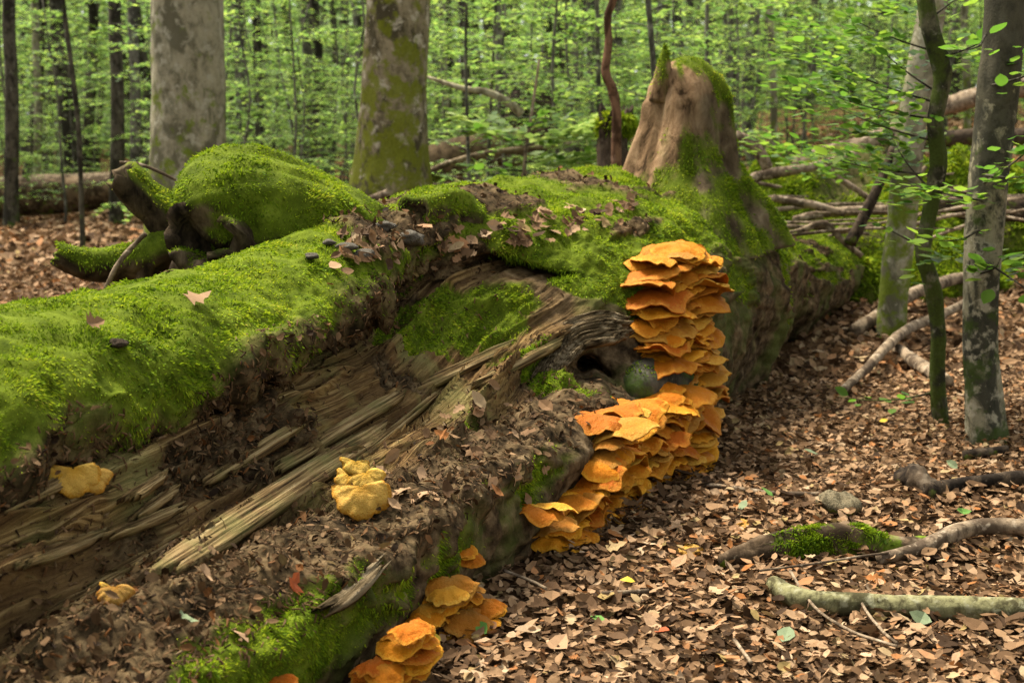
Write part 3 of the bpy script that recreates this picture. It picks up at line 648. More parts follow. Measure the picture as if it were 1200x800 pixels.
# ---------------------------------------------------------------- leaf litter
lr = np.random.default_rng(5)
def band(y0, y1, dens, margin=1.2):
    area = (.36 * (y1 ** 2 - y0 ** 2) + 2 * margin * (y1 - y0)); n = int(area * dens * 1.25)
    y = np.sqrt(lr.uniform(y0 ** 2, y1 ** 2, n)) if y0 > 4 else lr.uniform(y0, y1, n); x = lr.uniform(-1, 1, n) * (.37 * y + margin)
    s = (x - LO[0]) * LT[0] + (y - LO[1]) * LT[1]; u = (x - LO[0]) * LN[0] + (y - LO[1]) * LN[1]
    keep = ~((u < -.15) & (u > -1.5) & (s < 6)) & ~((u < -.15) & (u > -.7) & (s < 10))
    keep &= ~((y < 6.5) & (u < -1.5) & (s < 2.0))
    return x[keep], y[keep]
parts = []
for y0, y1, dens, sz, tmpl, hh, tl in ((2.6, 8.5, 1650, .047, T_mid, .045, .36), (8.5, 15, 340, .09, T_low, .05, .5), (15, 34, 85, .17, T_dia, .06, .5)):
    x, y = band(y0, y1, dens); z = ground_z(x, y) + lr.random(len(x)) ** 1.5 * hh
    h = .02; gx = (ground_z(x + h, y) - ground_z(x - h, y)) / (2 * h); gy = (ground_z(x, y + h) - ground_z(x, y - h)) / (2 * h)
    size = sz * lr.uniform(.55, 1.25, len(x)); p = np.stack([x, y, z + .005], -1)
    parts.append(scatter_leaves(p, norm(np.stack([-gx, -gy, 1 + 0 * gx], -1)), size, tmpl, lr, tl))
V_, F_ = merge([(v, [f]) for v, f in parts])
lit = obj('leaf_litter', mesh_np('leaf_litter', V_, F_, False, None, [M_litter])); tag(lit, 'carpet of dry brown leaves spread over the forest floor', 'leaf litter', kind='stuff')
# debris on the log
pos, nr, _ = sample_tris(verts, tri_all, np.clip(pad(dirt) * (1 - .8 * pad(moss)), 0, 1), 4200, lr)
ok = nr[:, 2] > .05; pos, nr = pos[ok], nr[ok]
V_, F_ = scatter_leaves(pos + nr * (lr.random((len(pos), 1)) * .02 + .004), nr, .027 * lr.uniform(.3, 1.5, len(pos)), T_mid, lr, .55)
deb = obj('leaf_debris', mesh_np('leaf_debris', V_, F_, False, None, [M_debris])); tag(deb, 'dry leaf scraps and crumbs lying in the open hollow and on top of the log', 'leaf debris', kind='stuff')
pos, nr, _ = sample_tris(verts, tri_all, np.clip(pad(dirt) + .25 * pad(wood), 0, 1), 20000, lr)
chips = [(np.array([[0, .12, 0], [0, -.12, 0], [1, -.08, .03], [1, .1, 0], [.5, 0, .16]]), np.array([[0, 1, 4], [1, 2, 4], [2, 3, 4], [3, 0, 4]]))]
V_, F_ = scatter_leaves(pos + nr * .004, nr, lr.uniform(.006, .03, len(pos)), chips, lr, .35)
chp = obj('wood_crumbs', mesh_np('wood_crumbs', V_, F_, False, None, [M_debris])); tag(chp, 'crumbled wood chips scattered over the rotten heartwood of the log', 'wood crumbs', kind='stuff')

# ---------------------------------------------------------------- bracket fungi
def cap_mesh(name, rng, mat, ruff=.10, thick=.075, lobes=8):
    """fan-shaped bracket, unit radius, base at origin, growing along +x"""
    na, nr_ = 40, 9; sd = int(rng.integers(1, 9999))
    ph = np.radians(np.linspace(-112, 112, na)); r = np.linspace(0.02, 1, nr_) ** .8
    R = .84 + .16 * np.cos(ph * .9) + ruff * .55 * vnoise(ph * 1.5, 0 * ph, 0 * ph, sd) + ruff * .22 * vnoise(ph * lobes * .6, 0 * ph, 0 * ph, sd + 1) + ruff * .16 * vnoise(ph * 9, 0 * ph, 0 * ph, sd + 6)
    rr = r[:, None] * R[None]; X, Y = rr * np.cos(ph)[None], rr * np.sin(ph)[None] * 1.15
    und = ruff * 1.0 * r[:, None] ** 1.7 * vnoise(ph * 1.25 + 0 * r[:, None], 0 * rr, 0 * rr, sd + 2) + ruff * .20 * r[:, None] ** 4 * vnoise(ph * 7.5 + 0 * r[:, None], 0 * rr, 0 * rr, sd + 8) + ruff * .48 * r[:, None] ** 2 * vnoise(ph * 3.3 + 0 * r[:, None], r[:, None] * 2 + 0 * ph, 0 * rr, sd + 3)
    rings = .012 * np.sin(r[:, None] * 17 + 2 * vnoise(ph * 2, 0 * ph, 0 * ph, sd + 4)[None])
    dome = .16 * (1 - r[:, None] ** 2) - .10 * r[:, None] ** 3
    th = thick * (1.2 - .35 * r[:, None] ** 1.2)
    top = dome + und + rings * .7 + .035 * fbm(X * 4, Y * 4, 0 * X, 3, sd + 12) * sstep(0, .4, r)[:, None]; bot = top - th - .12 * (1 - r[:, None])
    top[-1] -= th[-1] * .18; bot[-1] = top[-1] - th[-1] * .62
    X2 = X.copy(); Y2 = Y.copy(); X2[:-1] *= .985; Y2[:-1] *= .985
    lip = np.stack([X[-1] * 1.03, Y[-1] * 1.03, (top[-1] + bot[-1]) / 2], -1)
    V = np.vstack([np.stack([X, Y, top], -1).reshape(-1, 3), np.stack([X2, Y2, bot], -1).reshape(-1, 3), lip])
    n0 = na * nr_; f = grid_faces(nr_, na); L0 = 2 * n0; i = np.arange(na - 1); e = (nr_ - 1) * na
    F = [f, f[:, ::-1] + n0, np.stack([e + i, e + i + 1, L0 + i + 1, L0 + i], -1), np.stack([L0 + i, L0 + i + 1, n0 + e + i + 1, n0 + e + i], -1)]
    F = [g[:, ::-1] for g in F]
    sdv = []
    for q in range(nr_ - 1):
        sdv += [(q * na, (q + 1) * na, n0 + (q + 1) * na, n0 + q * na), (q * na + na - 1, n0 + q * na + na - 1, n0 + (q + 1) * na + na - 1, (q + 1) * na + na - 1)]
    rad = np.concatenate([np.repeat(r, na), np.repeat(r, na) * .55, np.ones(na)])
    return mesh_np(name, V, F + [np.array(sdv)], True, {'rad': rad}, [mat])
fr = np.random.default_rng(23)
CAPS = {m.name: [cap_mesh('cap', fr, m, ruff=fr.uniform(.15, .28), thick=fr.uniform(.065, .105)) for _ in range(12)] for m in (M_f_orange, M_f_deep, M_f_tan)}
CAPS[M_f_yellow.name] = [cap_mesh('cap', fr, M_f_yellow, ruff=.26, thick=.22) for _ in range(4)]
def cap(par, P, out, size, mat, tilt=.0, roll=0., sq=1.0, depth=1.0):
    """P base point; out = horizontal growth direction"""
    me_ = CAPS[mat.name][int(fr.integers(0, len(CAPS[mat.name])))]
    o = bpy.data.objects.new('cap', me_); C.objects.link(o); o.parent = par
    x = Vector((out[0], out[1], 0)).normalized(); x = (x + Vector((0, 0, tilt))).normalized(); y = Vector((0, 0, 1)).cross(x).normalized(); z = x.cross(y)
    Rm = Matrix((x, y, z)).transposed().to_4x4() @ Matrix.Rotation(roll, 4, 'X')
    o.matrix_basis = Matrix.Translation(Vector(P) - Vector(par.location)) @ Rm @ Matrix.Diagonal((size * depth, size * sq, size, 1))
    return o
ROWS = [(288, 770, 838), (305, 758, 840), (324, 752, 840), (343, 748, 844), (362, 746, 844), (381, 744, 846), (400, 742, 848), (419, 744, 850), (438, 750, 850), (457, 758, 850), (474, 760, 848),
        (489, 692, 848), (506, 690, 846), (523, 690, 845), (540, 688, 840), (557, 682, 834), (573, 676, 824), (589, 632, 815), (605, 620, 800), (620, 628, 760), (634, 634, 730), (645, 640, 688)]
def fdepth(px, py):
    up = np.interp(px, [740, 850], [6.25, 6.55]); lo = np.interp(px, [620, 700, 780, 850], [4.88, 5.45, 5.95, 6.4])
    t = float(sstep(455, 500, py)); return up * (1 - t) + lo * t - .34 * float(sstep(560, 635, py))
main = thing('bracket_fungus', 'tall stacked column of orange bracket fungus climbing the side of the log', 'fungus', tuple(W(770, 560, 5.9)))
out0 = np.array([.38, -.925, 0])
def rowx(py): return np.interp(py, [r[0] for r in ROWS], [r[1] for r in ROWS]), np.interp(py, [r[0] for r in ROWS], [r[2] for r in ROWS])
py = 298.; ri = 0
while py < 648:
    x0, x1 = rowx(py); x0 += 6; x1 -= 12; wid = max(x1 - x0, 20)
    for layer, (sp, smin, smax) in enumerate(((26, 20, 46), (36, 34, 52))):
        ncap = max(1, int(round(wid / sp)))
        for q in range(ncap):
            fx = (q + .5 + fr.uniform(-.35, .35)) / ncap; px = x0 + wid * fx; pyy = py + fr.uniform(-6, 6)
            hh_, _ = hit(px - 6, pyy); Y = min(fdepth(px, pyy), hh_[1] - .07 if hh_ is not None else 9) + (0.0 if layer == 0 else .06) + fr.uniform(-.04, .03); size = fr.uniform(smin, smax) * Y / FP
            ang = (fx - .5) * 1.3 + fr.uniform(-.4, .4)
            o_ = np.array([out0[0] * math.cos(ang) + .925 * math.sin(ang), out0[1] * math.cos(ang) + .38 * math.sin(ang), 0])
            rnd = fr.random(); m_ = M_f_orange if rnd < .5 else (M_f_deep if rnd < .72 else M_f_tan)
            P = W(px, pyy, Y) - o_ * size * .5 + np.array([0, 0, size * .1])
            cap(main, P, o_, size, m_, tilt=fr.uniform(-.26, .10), roll=fr.uniform(-.2, .2), depth=fr.uniform(.85, 1.25))
    py += 11.5 + fr.uniform(-1.5, 1.5); ri += 1
def cluster(label, spec, mat, group=None):
    """spec rows: px, py, size_px, Y or None (on the log), angle, tilt"""
    roots = None
    for px, py, s, Y, ang, tilt, dp in spec:
        if Y is None:
            h, _ = hit(px, py); Y = h[1] if h is not None else 5.0
        P = W(px, py, Y)
        if roots is None: roots = thing('bracket_fungus', label, 'fungus', tuple(P), group)
        cap(roots, P, (math.cos(ang), math.sin(ang), 0), s * Y / FP, mat if not isinstance(mat, list) else mat[int(fr.integers(0, len(mat)))], tilt, fr.uniform(-.15, .15), depth=dp)
    return roots
A0 = -1.0
def cap_facing(label, spec, mat):
    roots = None
    for px, py, spx, ddx in spec:
        h, nn = hit(px, py); toc = norm(np.array([0, 0, CH]) - h); z = norm(nn * .45 + toc * .75 + np.array([0, 0, .35]))
        x = np.array([ddx, -.25, -1.]); x = norm(x - z * (x @ z)); y = np.cross(z, x); sz = spx * h[1] / FP; P = h + z * .035 - x * sz * .45
        if roots is None: roots = thing('bracket_fungus', label, 'fungus', tuple(h))
        o = bpy.data.objects.new('cap', CAPS[mat.name][int(fr.integers(0, len(CAPS[mat.name])))]); C.objects.link(o); o.parent = roots; L_ = roots.location
        o.matrix_basis = Matrix(((x[0] * sz, y[0] * sz, z[0] * sz, P[0] - L_.x), (x[1] * sz, y[1] * sz, z[1] * sz, P[1] - L_.y), (x[2] * sz, y[2] * sz, z[2] * sz, P[2] - L_.z), (0, 0, 0, 1)))
def clump(cx, cy, wx, wy, n, smin, smax, Y, t0=-.5, t1=-.02):
    return [(cx + wx * fr.uniform(-.5, .5), cy + wy * ((i + .5) / n - .5), fr.uniform(smin, smax), Y if Y is None else Y + fr.uniform(-.04, .04), -1.1 + fr.uniform(-.6, .6), fr.uniform(t0, t1), fr.uniform(.8, 1.15)) for i in range(n)]
cluster('ragged orange bracket fungus with folded pale tan caps low on the log wall', clump(530, 705, 56, 56, 13, 22, 36, 4.02) + clump(560, 712, 20, 40, 5, 22, 32, 4.05) + clump(500, 725, 20, 36, 5, 20, 30, 3.92), [M_f_tan, M_f_orange])
cluster('deep orange bracket fungus at the foot of the log beside the mossy lip', clump(470, 762, 40, 64, 14, 20, 34, 3.56) + clump(444, 788, 26, 30, 6, 24, 34, 3.48), [M_f_deep, M_f_orange])
cluster('small lone orange bracket fungus on the dark log wall', clump(542, 646, 16, 12, 3, 16, 24, 4.2), M_f_orange)
cap_facing('pale yellow three-lobed bracket fungus on the brown debris slope of the log', [(414, 556, 19, -.1), (432, 570, 22, .5), (405, 572, 18, -.5), (424, 592, 34, .1)], M_f_yellow)
cap_facing('yellow orange bracket fungus tucked in the dark recess under the moss edge', [(60, 566, 24, -.5), (112, 570, 20, .5), (85, 569, 30, .1)], M_f_yellow)
cluster('small orange fungus tip beside the green moss at the log foot', [(326, 795, 26, 3.2, -1.3, -.4, 1)], M_f_deep)
cluster('lone pale orange shelf fungus on the far edge of the log below the stub', [(664, 206, 30, 8.5, -.6, -.25, 1), (670, 213, 24, 8.5, -.7, -.2, 1)], M_f_tan)
cap_facing('small pale yellow fungus lump among the leaf crumbs in the hollow', [(126, 704, 17, -.3), (136, 706, 20, .2)], M_f_yellow)
def ground_piece(label, px, py, s):
    p = G(px, py); t_ = thing('fungus_piece', label, 'fungus', tuple(p)); cap(t_, p + np.array([-.05, .03, .03]), (.9, -.45, 0), s * p[1] / FP, M_f_yellow, -.1, .1)
ground_piece('broken yellow fungus flake lying on leaves before the mossy root', 885, 626, 24); ground_piece('thin yellow fungus flake on leaves beside the orange column', 820, 655, 22)

# ---------------------------------------------------------------- near trees on the right
def tree_path(pts, Y, extra=None):
    return [(*W(px, py, Y), wpx * Y * 1.01 / FP / 2) for px, py, wpx in pts]
def standing(name, label, cat, pts, Y, mats, group=None, n=60, seg=28, flare=.35, rough=.07, fine=.03, seed=0, **kw):
    path = tree_path(pts, Y); b = np.array(path[0][:3]); gz = float(ground_z(b[0], b[1])); 
    path = [(b[0], b[1], gz - .12, path[0][3])] + [q for q in path[0 if path[0][2] > gz + .02 else 1:]]
    t_ = thing(name, label, cat, (b[0], b[1], gz), group)
    me_ = tube('trunk', path, mats, n=n, seg=seg, flare=flare, rough=rough, fine=fine, seed=seed, **kw)
    obj('trunk', localise(me_, t_.location), t_); return t_, path
M_stem = mat_bark('mossy_stem', (.02, .02, .012), (.09, .083, .05), (.20, .185, .13), 6.0, .78, 2.4, .4, (.045, .06, .012))
tA, pA = standing('beech_tree', 'pale blotched beech trunk with dark mossy foot beside the grey burl root', 'tree', [(1158, 528, 48), (1152, 460, 42), (1149, 380, 41), (1154, 260, 43), (1167, 130, 46), (1178, 20, 48), (1186, -150, 50), (1190, -500, 44), (1200, -900, 30)], 6.68, [M_bark_spot], seed=31, n=90)
tB, pB = standing('beech_tree', 'slim pale grey beech trunk standing at the far end of the log', 'tree', [(1044, 400, 34), (1048, 340, 33), (1057, 250, 34), (1070, 140, 33), (1087, 40, 31), (1098, -40, 30), (1100, -250, 28), (1110, -600, 18)], 10.2, [M_bark_pale], seed=33, n=80)
tS, pS = standing('beech_sapling', 'thin crooked dark sapling with bright green leaf sprays between two pale trunks', 'tree', [(1107, 503, 22), (1099, 440, 17), (1100, 385, 18), (1093, 335, 19), (1082, 300, 18), (1088, 255, 17), (1099, 195, 20), (1096, 140, 18), (1104, 85, 20), (1088, 20, 21), (1082, -70, 17), (1085, -300, 12)], 7.15, [M_stem], flare=.2, seg=18, rough=.16, fine=.06, seed=35, n=80)
tL = thing('leaning_pole', 'dark dead pole leaning against the slim pale trunk', 'branch', tuple(W(1000, 278, 10.6)))
obj('pole', localise(tube('pole', [WR(996, 285, 10.6, .045), WR(1015, 248, 10.7, .042), WR(1034, 208, 10.8, .038), WR(1054, 158, 10.9, .03)], [M_dead_dark], n=24, seg=12, rough=.12), tL.location), tL)

# near leaf sprays: each leaf is its own part
def big_leaf(rng):
    xs = np.array([0, .12, .3, .5, .72, .9, 1.0]); ws = np.array([.0, .17, .29, .32, .24, .10, 0]); v = []; f = []; prev = None; cu = rng.uniform(-.25, .15)
    for x, wd in zip(xs, ws):
        z = cu * x * x
        if wd == 0: v.append((x, 0, z)); row = (len(v) - 1,) * 3
        else: b = len(v); v += [(x, wd, z + .18 * wd + rng.normal() * .01), (x, 0, z), (x, -wd, z + .18 * wd + rng.normal() * .01)]; row = (b, b + 1, b + 2)
        if prev:
            for q in (0, 1):
                for t3 in ((prev[q], prev[q + 1], row[q + 1]), (prev[q], row[q + 1], row[q])):
                    if len(set(t3)) == 3: f.append(t3)
        prev = row
    return mesh_np('leaf', np.array(v), np.array(f), True, None, [M_green_part])
sr = np.random.default_rng(41); BIGL = [big_leaf(sr) for _ in range(6)]
def spray_near(tree, start, end, nleaf, width, size, rng, branch_r=.006, mat=M_bark_dark):
    s, e = np.array(start), np.array(end); d = e - s; L = np.linalg.norm(d); d /= L; side = norm(np.cross(d, np.array([0, 0, 1.])))
    sag = np.array([0, 0, -.06 * L]); path = [(*(s + d * L * t + sag * math.sin(t * 2.6) + side * .04 * L * math.sin(5 * t + s[0])), branch_r * (1.1 - t)) for t in np.linspace(0, 1, 7)]
    br = obj('branch', localise(tube('branch', path, [mat], n=24, seg=6, rough=.1), tree.location), tree)
    loc = Vector(tree.location)
    for q in range(nleaf):
        t = rng.uniform(.12, 1.03); c = s + d * L * t + sag * math.sin(t * 2.6); sgn = 1 if q % 2 else -1; fan = width * (1 - .55 * abs(t - .4)) * rng.random() ** .7
        dirv = norm(d * rng.uniform(.35, 1.0) + side * sgn * rng.uniform(.4, 1.1) + np.array([0, 0, rng.normal() * .15]))
        p = c + side * sgn * fan + d * fan * .5 + np.array([0, 0, rng.normal() * .025 - .12 * fan])
        z = norm(np.array([0, 0, 1.]) + rng.normal(0, .28, 3)); y = norm(np.cross(z, dirv)); x = np.cross(y, z); sz = size * rng.uniform(.6, 1.2)
        o = bpy.data.objects.new('leaf', BIGL[q % 6]); C.objects.link(o); o.parent = br
        o.matrix_basis = Matrix(((x[0] * sz, y[0] * sz, z[0] * sz, p[0] - loc.x), (x[1] * sz, y[1] * sz, z[1] * sz, p[1] - loc.y), (x[2] * sz, y[2] * sz, z[2] * sz, p[2] - loc.z), (0, 0, 0, 1)))
def spray_mass(tree, specs, size, rng, mat):
    Vs = []
    for start, end, nleaf, width in specs:
        s, e = np.array(start), np.array(end); d = e - s; L = np.linalg.norm(d); d /= L; side = norm(np.cross(d, np.array([0, 0, 1.])))
        t = rng.random(nleaf); sg = np.sign(rng.random(nleaf) - .5); fan = width * rng.random(nleaf) ** .7
        p = s + d * (L * t)[:, None] + side * (sg * fan)[:, None] + d * (fan * .5)[:, None]; p[:, 2] += -.06 * L * np.sin(t * 2.6) + rng.normal(0, .03, nleaf) - .1 * fan
        dv = norm(d * rng.uniform(.35, 1, (nleaf, 1)) + side * (sg * rng.uniform(.4, 1.1, nleaf))[:, None]); Vs.append((p, dv, norm(np.array([0, 0, 1.]) + rng.normal(0, .2, (nleaf, 3))), size * rng.uniform(.55, 1.15, nleaf)))
    p, dv, nn, sz = (np.concatenate(x) for x in zip(*Vs)); tv, tf = big_arr
    y = norm(np.cross(nn, dv)); x = np.cross(y, nn); S3 = sz[:, None, None]
    V = p[:, None] + S3 * (tv[None, :, 0:1] * x[:, None] + tv[None, :, 1:2] * y[:, None] + tv[None, :, 2:3] * nn[:, None]); F = tf[None] + (np.arange(len(p)) * len(tv))[:, None, None]
    o = obj('foliage', localise(mesh_np('foliage', V.reshape(-1, 3), F.reshape(-1, 3), True, None, [mat]), tree.location), tree); o['kind'] = 'stuff'
_b = BIGL[0]; tv_ = np.array([v.co[:] for v in _b.vertices]); tf_ = np.array([list(p.vertices) for p in _b.polygons]); big_arr = (tv_, tf_)
M_green_mass = mat_leaf('beech_leaf_near_mass', [(0, (.04, .09, .012)), (.5, (.09, .17, .022)), (1, (.18, .26, .03))], [(0, (.07, .17, .02)), (.5, (.13, .26, .028)), (1, (.26, .38, .04))], .5, 'island', .38)
M_green_glossed = mat_leaf('beech_leaf_glossed', [(0, (.18, .28, .09)), (.5, (.28, .38, .13)), (1, (.38, .46, .18))], [(0, (.28, .42, .08)), (.5, (.4, .56, .12)), (1, (.55, .65, .18))], .45, 'island', .3)  # sky gloss painted in as paler leaf colour, brightened against tree shade
Y0 = 7.15
spray_mass(tS, [(W(1097, 120 + dy, 7.2), W(1010 - 70 * f, 25 + dy * .9 + 15 * f, 7.2 + dz), 100, .28) for dy, f, dz in ((-40, 1, .5), (0, .9, .4), (25, .8, -.2), (-90, .4, .3), (50, 1, .8), (-110, 1.2, .9), (80, .7, .9))] + [(W(1097, 80, 7.2), W(1180, 40, 7.4), 50, .2), (W(1097, 170, 7.2), W(990, 130, 7.6), 50, .2)], .075, sr, M_green_mass)
spray_mass(tA, [(W(1155, 230, 6.6), W(1070, 215, 6.4), 40, .14), (W(1160, 200, 6.6), W(1240, 150, 6.3), 40, .2), (W(1150, 300, 6.7), W(1230, 320, 6.5), 26, .14), (W(1165, 90, 6.7), W(1230, 30, 6.6), 36, .2), (W(1150, 290, 6.8), W(1090, 300, 6.9), 26, .13)], .085, sr, M_green_mass)
spray_mass(tB, [(W(1060, 190, 10.1), W(900, 160, 9.9), 130, .3), (W(1058, 200, 10.1), W(930, 185, 10.2), 80, .28), (W(1062, 175, 10.1), W(895, 150, 9.8), 60, .2), (W(1070, 120, 10.1), W(950, 90, 10.4), 110, .35), (W(1075, 60, 10.1), W(940, 20, 10.4), 110, .35)], .095, sr, M_green_mass)
for a in [((1098, 120), (930, 45), 40, .17), ((1097, 140), (940, 92), 38, .16), ((1096, 165), (960, 110), 32, .15), ((1095, 60), (985, 10), 30, .15), ((1100, 110), (1010, 30), 24, .14),
          ((1090, 205), (930, 165), 30, .13), ((1092, 225), (1040, 150), 16, .10), ((1100, 70), (1190, 20), 22, .14), ((1088, 290), (1010, 245), 8, .07), ((1098, 460), (985, 462), 10, .06), ((1090, 20), (1140, -20), 14, .12)]:
    (p0x, p0y), (p1x, p1y), nl, wd = a
    spray_near(tS, W(p0x, p0y, Y0), W(p1x, p1y, Y0 - .3 + .6 * sr.random()), nl, wd, .078, sr)
tC = tA
for a in [((1155, 235), (1060, 205), 24, .10, -.2), ((1155, 215), (1240, 130), 22, .12, -.3), ((1150, 270), (1085, 275), 16, .09, -.4), ((1165, 100), (1250, 60), 16, .12, -.3), ((1158, 205), (1215, 200), 20, .1, -.35), ((1150, 300), (1230, 350), 12, .08, -.4), ((1160, 40), (1120, 55), 10, .08, -.4), ((1152, 320), (1175, 300), 14, .08, -.25)]:
    (p0x, p0y), (p1x, p1y), nl, wd, dy = a
    spray_near(tA, W(p0x, p0y, 6.6), W(p1x, p1y, 6.6 + dy), nl, wd, .085, sr)

# ---------------------------------------------------------------- ground branches, roots, stones
def lying(name, label, cat, pts, mats, lift=.6, n=40, seg=14, rough=.12, fine=.04, seed=0, part='stem', **kw):
    """pts: px,py,width px on the ground"""
    path = []
    for q in pts:
        p = G(q[0], q[1]); r = q[2] * p[1] / FP / 2; path.append((p[0], p[1], p[2] + .03 + r * lift + (q[3] if len(q) > 3 else 0), r))
    t_ = thing(name, label, cat, path[0][:3]); obj(part, localise(tube(part, path, mats, n=n, seg=seg, rough=rough, fine=fine, seed=seed, **kw), t_.location), t_); return t_, path
lying('fallen_pole', 'greenish grey smooth fallen pole with broken blackened end on the leaves', 'log', [(905, 700, 20), (935, 718, 26), (1000, 726, 27), (1100, 730, 28), (1215, 735, 29), (1330, 742, 30)], [M_greenlog], seed=3, n=70, seg=20, rough=.12, fine=.07)
mroot, _ = lying('mossy_root', 'low mossy rotten root snaking over the leaves', 'root', [(845, 672, 14), (880, 662, 26), (930, 655, 40), (985, 652, 42), (1040, 655, 26), (1090, 652, 20)], [M_dead_moss], seed=5, rough=.25, fine=.1, lift=.45)
_mp = [(G(a, b), w_) for a, b, w_ in [(868, 664, 22), (890, 660, 30), (930, 655, 40), (985, 652, 42), (1040, 655, 26)]]
_V, _F, _ = tube_arrays([(p_[0], p_[1], p_[2] + .03 + w_ * p_[1] / FP / 2 * .45, w_ * p_[1] / FP / 2) for p_, w_ in _mp], n=40, seg=14, rough=.25, fine=.1, seed=5)
_T = np.vstack([f if f.shape[1] == 3 else np.vstack([f[:, [0, 1, 2]], f[:, [0, 2, 3]]]) for f in _F]); _m = sstep(.1, .5, fbm(_V[:, 0] * 4, _V[:, 1] * 4, _V[:, 2] * 4, 3, 66) + .15) * (_V[:, 2] > _V[:, 2].mean() - .01)
_bv, _bf = moss_blades(_V, _T, _m, 6000, mr)
_o = obj('moss', localise(mesh_np('moss', _bv, _bf, True, None, [M_moss]), mroot.location), mroot); _o['kind'] = 'stuff'
lying('fallen_branch', 'curved bare brown branch arching over leaves behind the smooth pole', 'branch', [(1030, 668, 14), (1080, 658, 20), (1120, 645, 20, .02), (1160, 640, 20, .03), (1215, 642, 22, .02), (1300, 650, 22)], [M_dead], seed=6)
lying('fallen_branch', 'dark root branch with a gnarled burl lying below the pale blotched trunk', 'branch', [(1085, 590, 22), (1110, 585, 20), (1150, 578, 18), (1210, 575, 20), (1300, 580, 20)], [M_dead_dark], seed=7)
lying('burl', 'small dark gnarled wood burl at the end of the dark root branch', 'burl', [(1058, 572, 20), (1075, 578, 30), (1092, 590, 22)], [M_dead_dark], seed=8, rough=.4, fine=.2, n=24)
lying('fallen_branch', 'dark stub of wood at the foot of the pale blotched trunk', 'branch', [(1128, 545, 12), (1150, 542, 13), (1180, 538, 12)], [M_dead_dark], seed=8, n=14)
lying('twig', 'thin straight brown twig beside the round mossy stone', 'twig', [(826, 577, 5), (870, 583, 6), (905, 588, 6), (960, 589, 6)], [M_dead], seed=9, seg=8)
tb, _ = lying('fallen_branch', 'grey forked dead branch propped behind the crooked sapling', 'branch', [(985, 468, 10), (1015, 450, 11, .05), (1045, 425, 12, .09), (1068, 408, 12, .10), (1095, 400, 11, .12), (1135, 385, 10, .16)], [M_dead], seed=10)
lying('fallen_branch', 'thick pale dead branch lying between log end and slim pale trunk', 'branch', [(1000, 398, 16), (1030, 385, 17, .04), (1070, 368, 15, .1), (1110, 358, 14, .14), (1150, 350, 13, .15)], [M_dead], seed=12)
lying('fallen_branch', 'short pale barkless branch end on leaves before the slim pale trunk', 'branch', [(1052, 420, 15), (1080, 440, 17), (1110, 458, 16)], [M_dead], seed=13, n=20)
for lab, pts, wd in (('long thin pale twig crossing the smooth fallen pole', [(925, 690), (940, 715), (960, 740), (1000, 765), (1050, 782)], 4), ('short pale twig below the smooth fallen pole', [(1005, 720), (1015, 740), (1035, 765), (1050, 778)], 4),
                     ('thin dark twig lying on leaves in front of the lowest fungus', [(590, 690), (620, 702), (640, 712)], 4), ('bent brown twig before the mossy root', [(890, 690), (950, 682), (1010, 672), (1040, 668)], 3)):
    lying('twig', lab, 'twig', [(a, b, wd, .03) for a, b in pts], [M_dead], n=24, seg=6)
for lab, px0, py0, px1, py1, wd in [('short stick lying by the dark gap under the log', 705, 715, 760, 712, 6), ('slim stick lying at the bottom of the leaf slope', 860, 770, 880, 798, 5)]:
    lying('twig', lab, 'twig', [(px0, py0, wd, .02), ((px0 + px1) / 2, (py0 + py1) / 2, wd, .02), (px1, py1, wd, .02)], [M_dead], n=12, seg=6)
def rock(name, label, cat, P, sz, mat, seed, squash=.7, mossy=False):
    import bmesh
    bm = bmesh.new(); bmesh.ops.create_icosphere(bm, subdivisions=3, radius=1)
    V = np.array([v.co[:] for v in bm.verts]); d = 1 + .32 * fbm(V[:, 0] * 1.2, V[:, 1] * 1.2, V[:, 2] * 1.2, 3, seed) + .05 * fbm(V[:, 0] * 6, V[:, 1] * 6, V[:, 2] * 6, 2, seed)
    for v, dd in zip(bm.verts, d): v.co *= dd; v.co.z *= squash
    me_ = bpy.data.meshes.new(name); bm.to_mesh(me_); bm.free(); me_.materials.append(mat)
    for p in me_.polygons: p.use_smooth = True
    return tag(obj(name, me_, loc=tuple(P), scale=sz), label, cat)
p = G(983, 600); rock('stone', 'rounded brown stone half sunk in the leaves', 'stone', p + np.array([0, 0, .03]), .075, mat_bark('mossy_stone', (.06, .05, .03), (.16, .13, .08), (.2, .18, .12), .06, .4, 2), 3, .8)
p = G(615, 775); 
for i, (px, py, s, lab) in enumerate([(405, 292, 13, 'pale grey flat bark chip resting on the moss crest'), (425, 302, 14, 'dark grey chip of bark beside the pale chip on the moss'), (450, 268, 14, 'dark knobbly bark piece on the moss before the mossy knob'), (480, 280, 18, 'blackish wood fragment lying on moss near the leaf patch'),
                                      (138, 404, 11, 'black bark scale lying on the moss slope'), (362, 303, 8, 'small grey pebble-like chip on the moss crest'), (385, 288, 8, 'tiny pale chip beside the flat grey bark chip')]):
    h, nn = hit(px, py)
    if h is None: continue
    rock('bark_chip', lab, 'bark chip', h + nn * .012, s * h[1] / FP, M_stone if i != 4 else M_dead_dark, 40 + i, .45)
# twigs by the mossy limbs
for lab, pts in (('thin brown stick leaning on the mossy lower branch', [WR(120, 346, 6.0, .010), WR(138, 310, 6.0, .012), WR(160, 284, 6.05, .011), WR(171, 274, 6.05, .009)]), ('slim pale bare twig behind the mossy limb stub', [WR(140, 190, 6.8, .006), WR(165, 193, 6.8, .008), WR(190, 203, 6.8, .008), WR(206, 211, 6.8, .006)]),
                 ('short brown stick lying against the mossy trunk foot', [WR(412, 246, 12.5, .03), WR(432, 236, 12.5, .04), WR(455, 226, 12.5, .035)])):
    t_ = thing('twig', lab, 'twig', pts[0][:3]); obj('stem', localise(tube('stem', pts, [M_dead], n=18, seg=8, rough=.15), t_.location), t_)

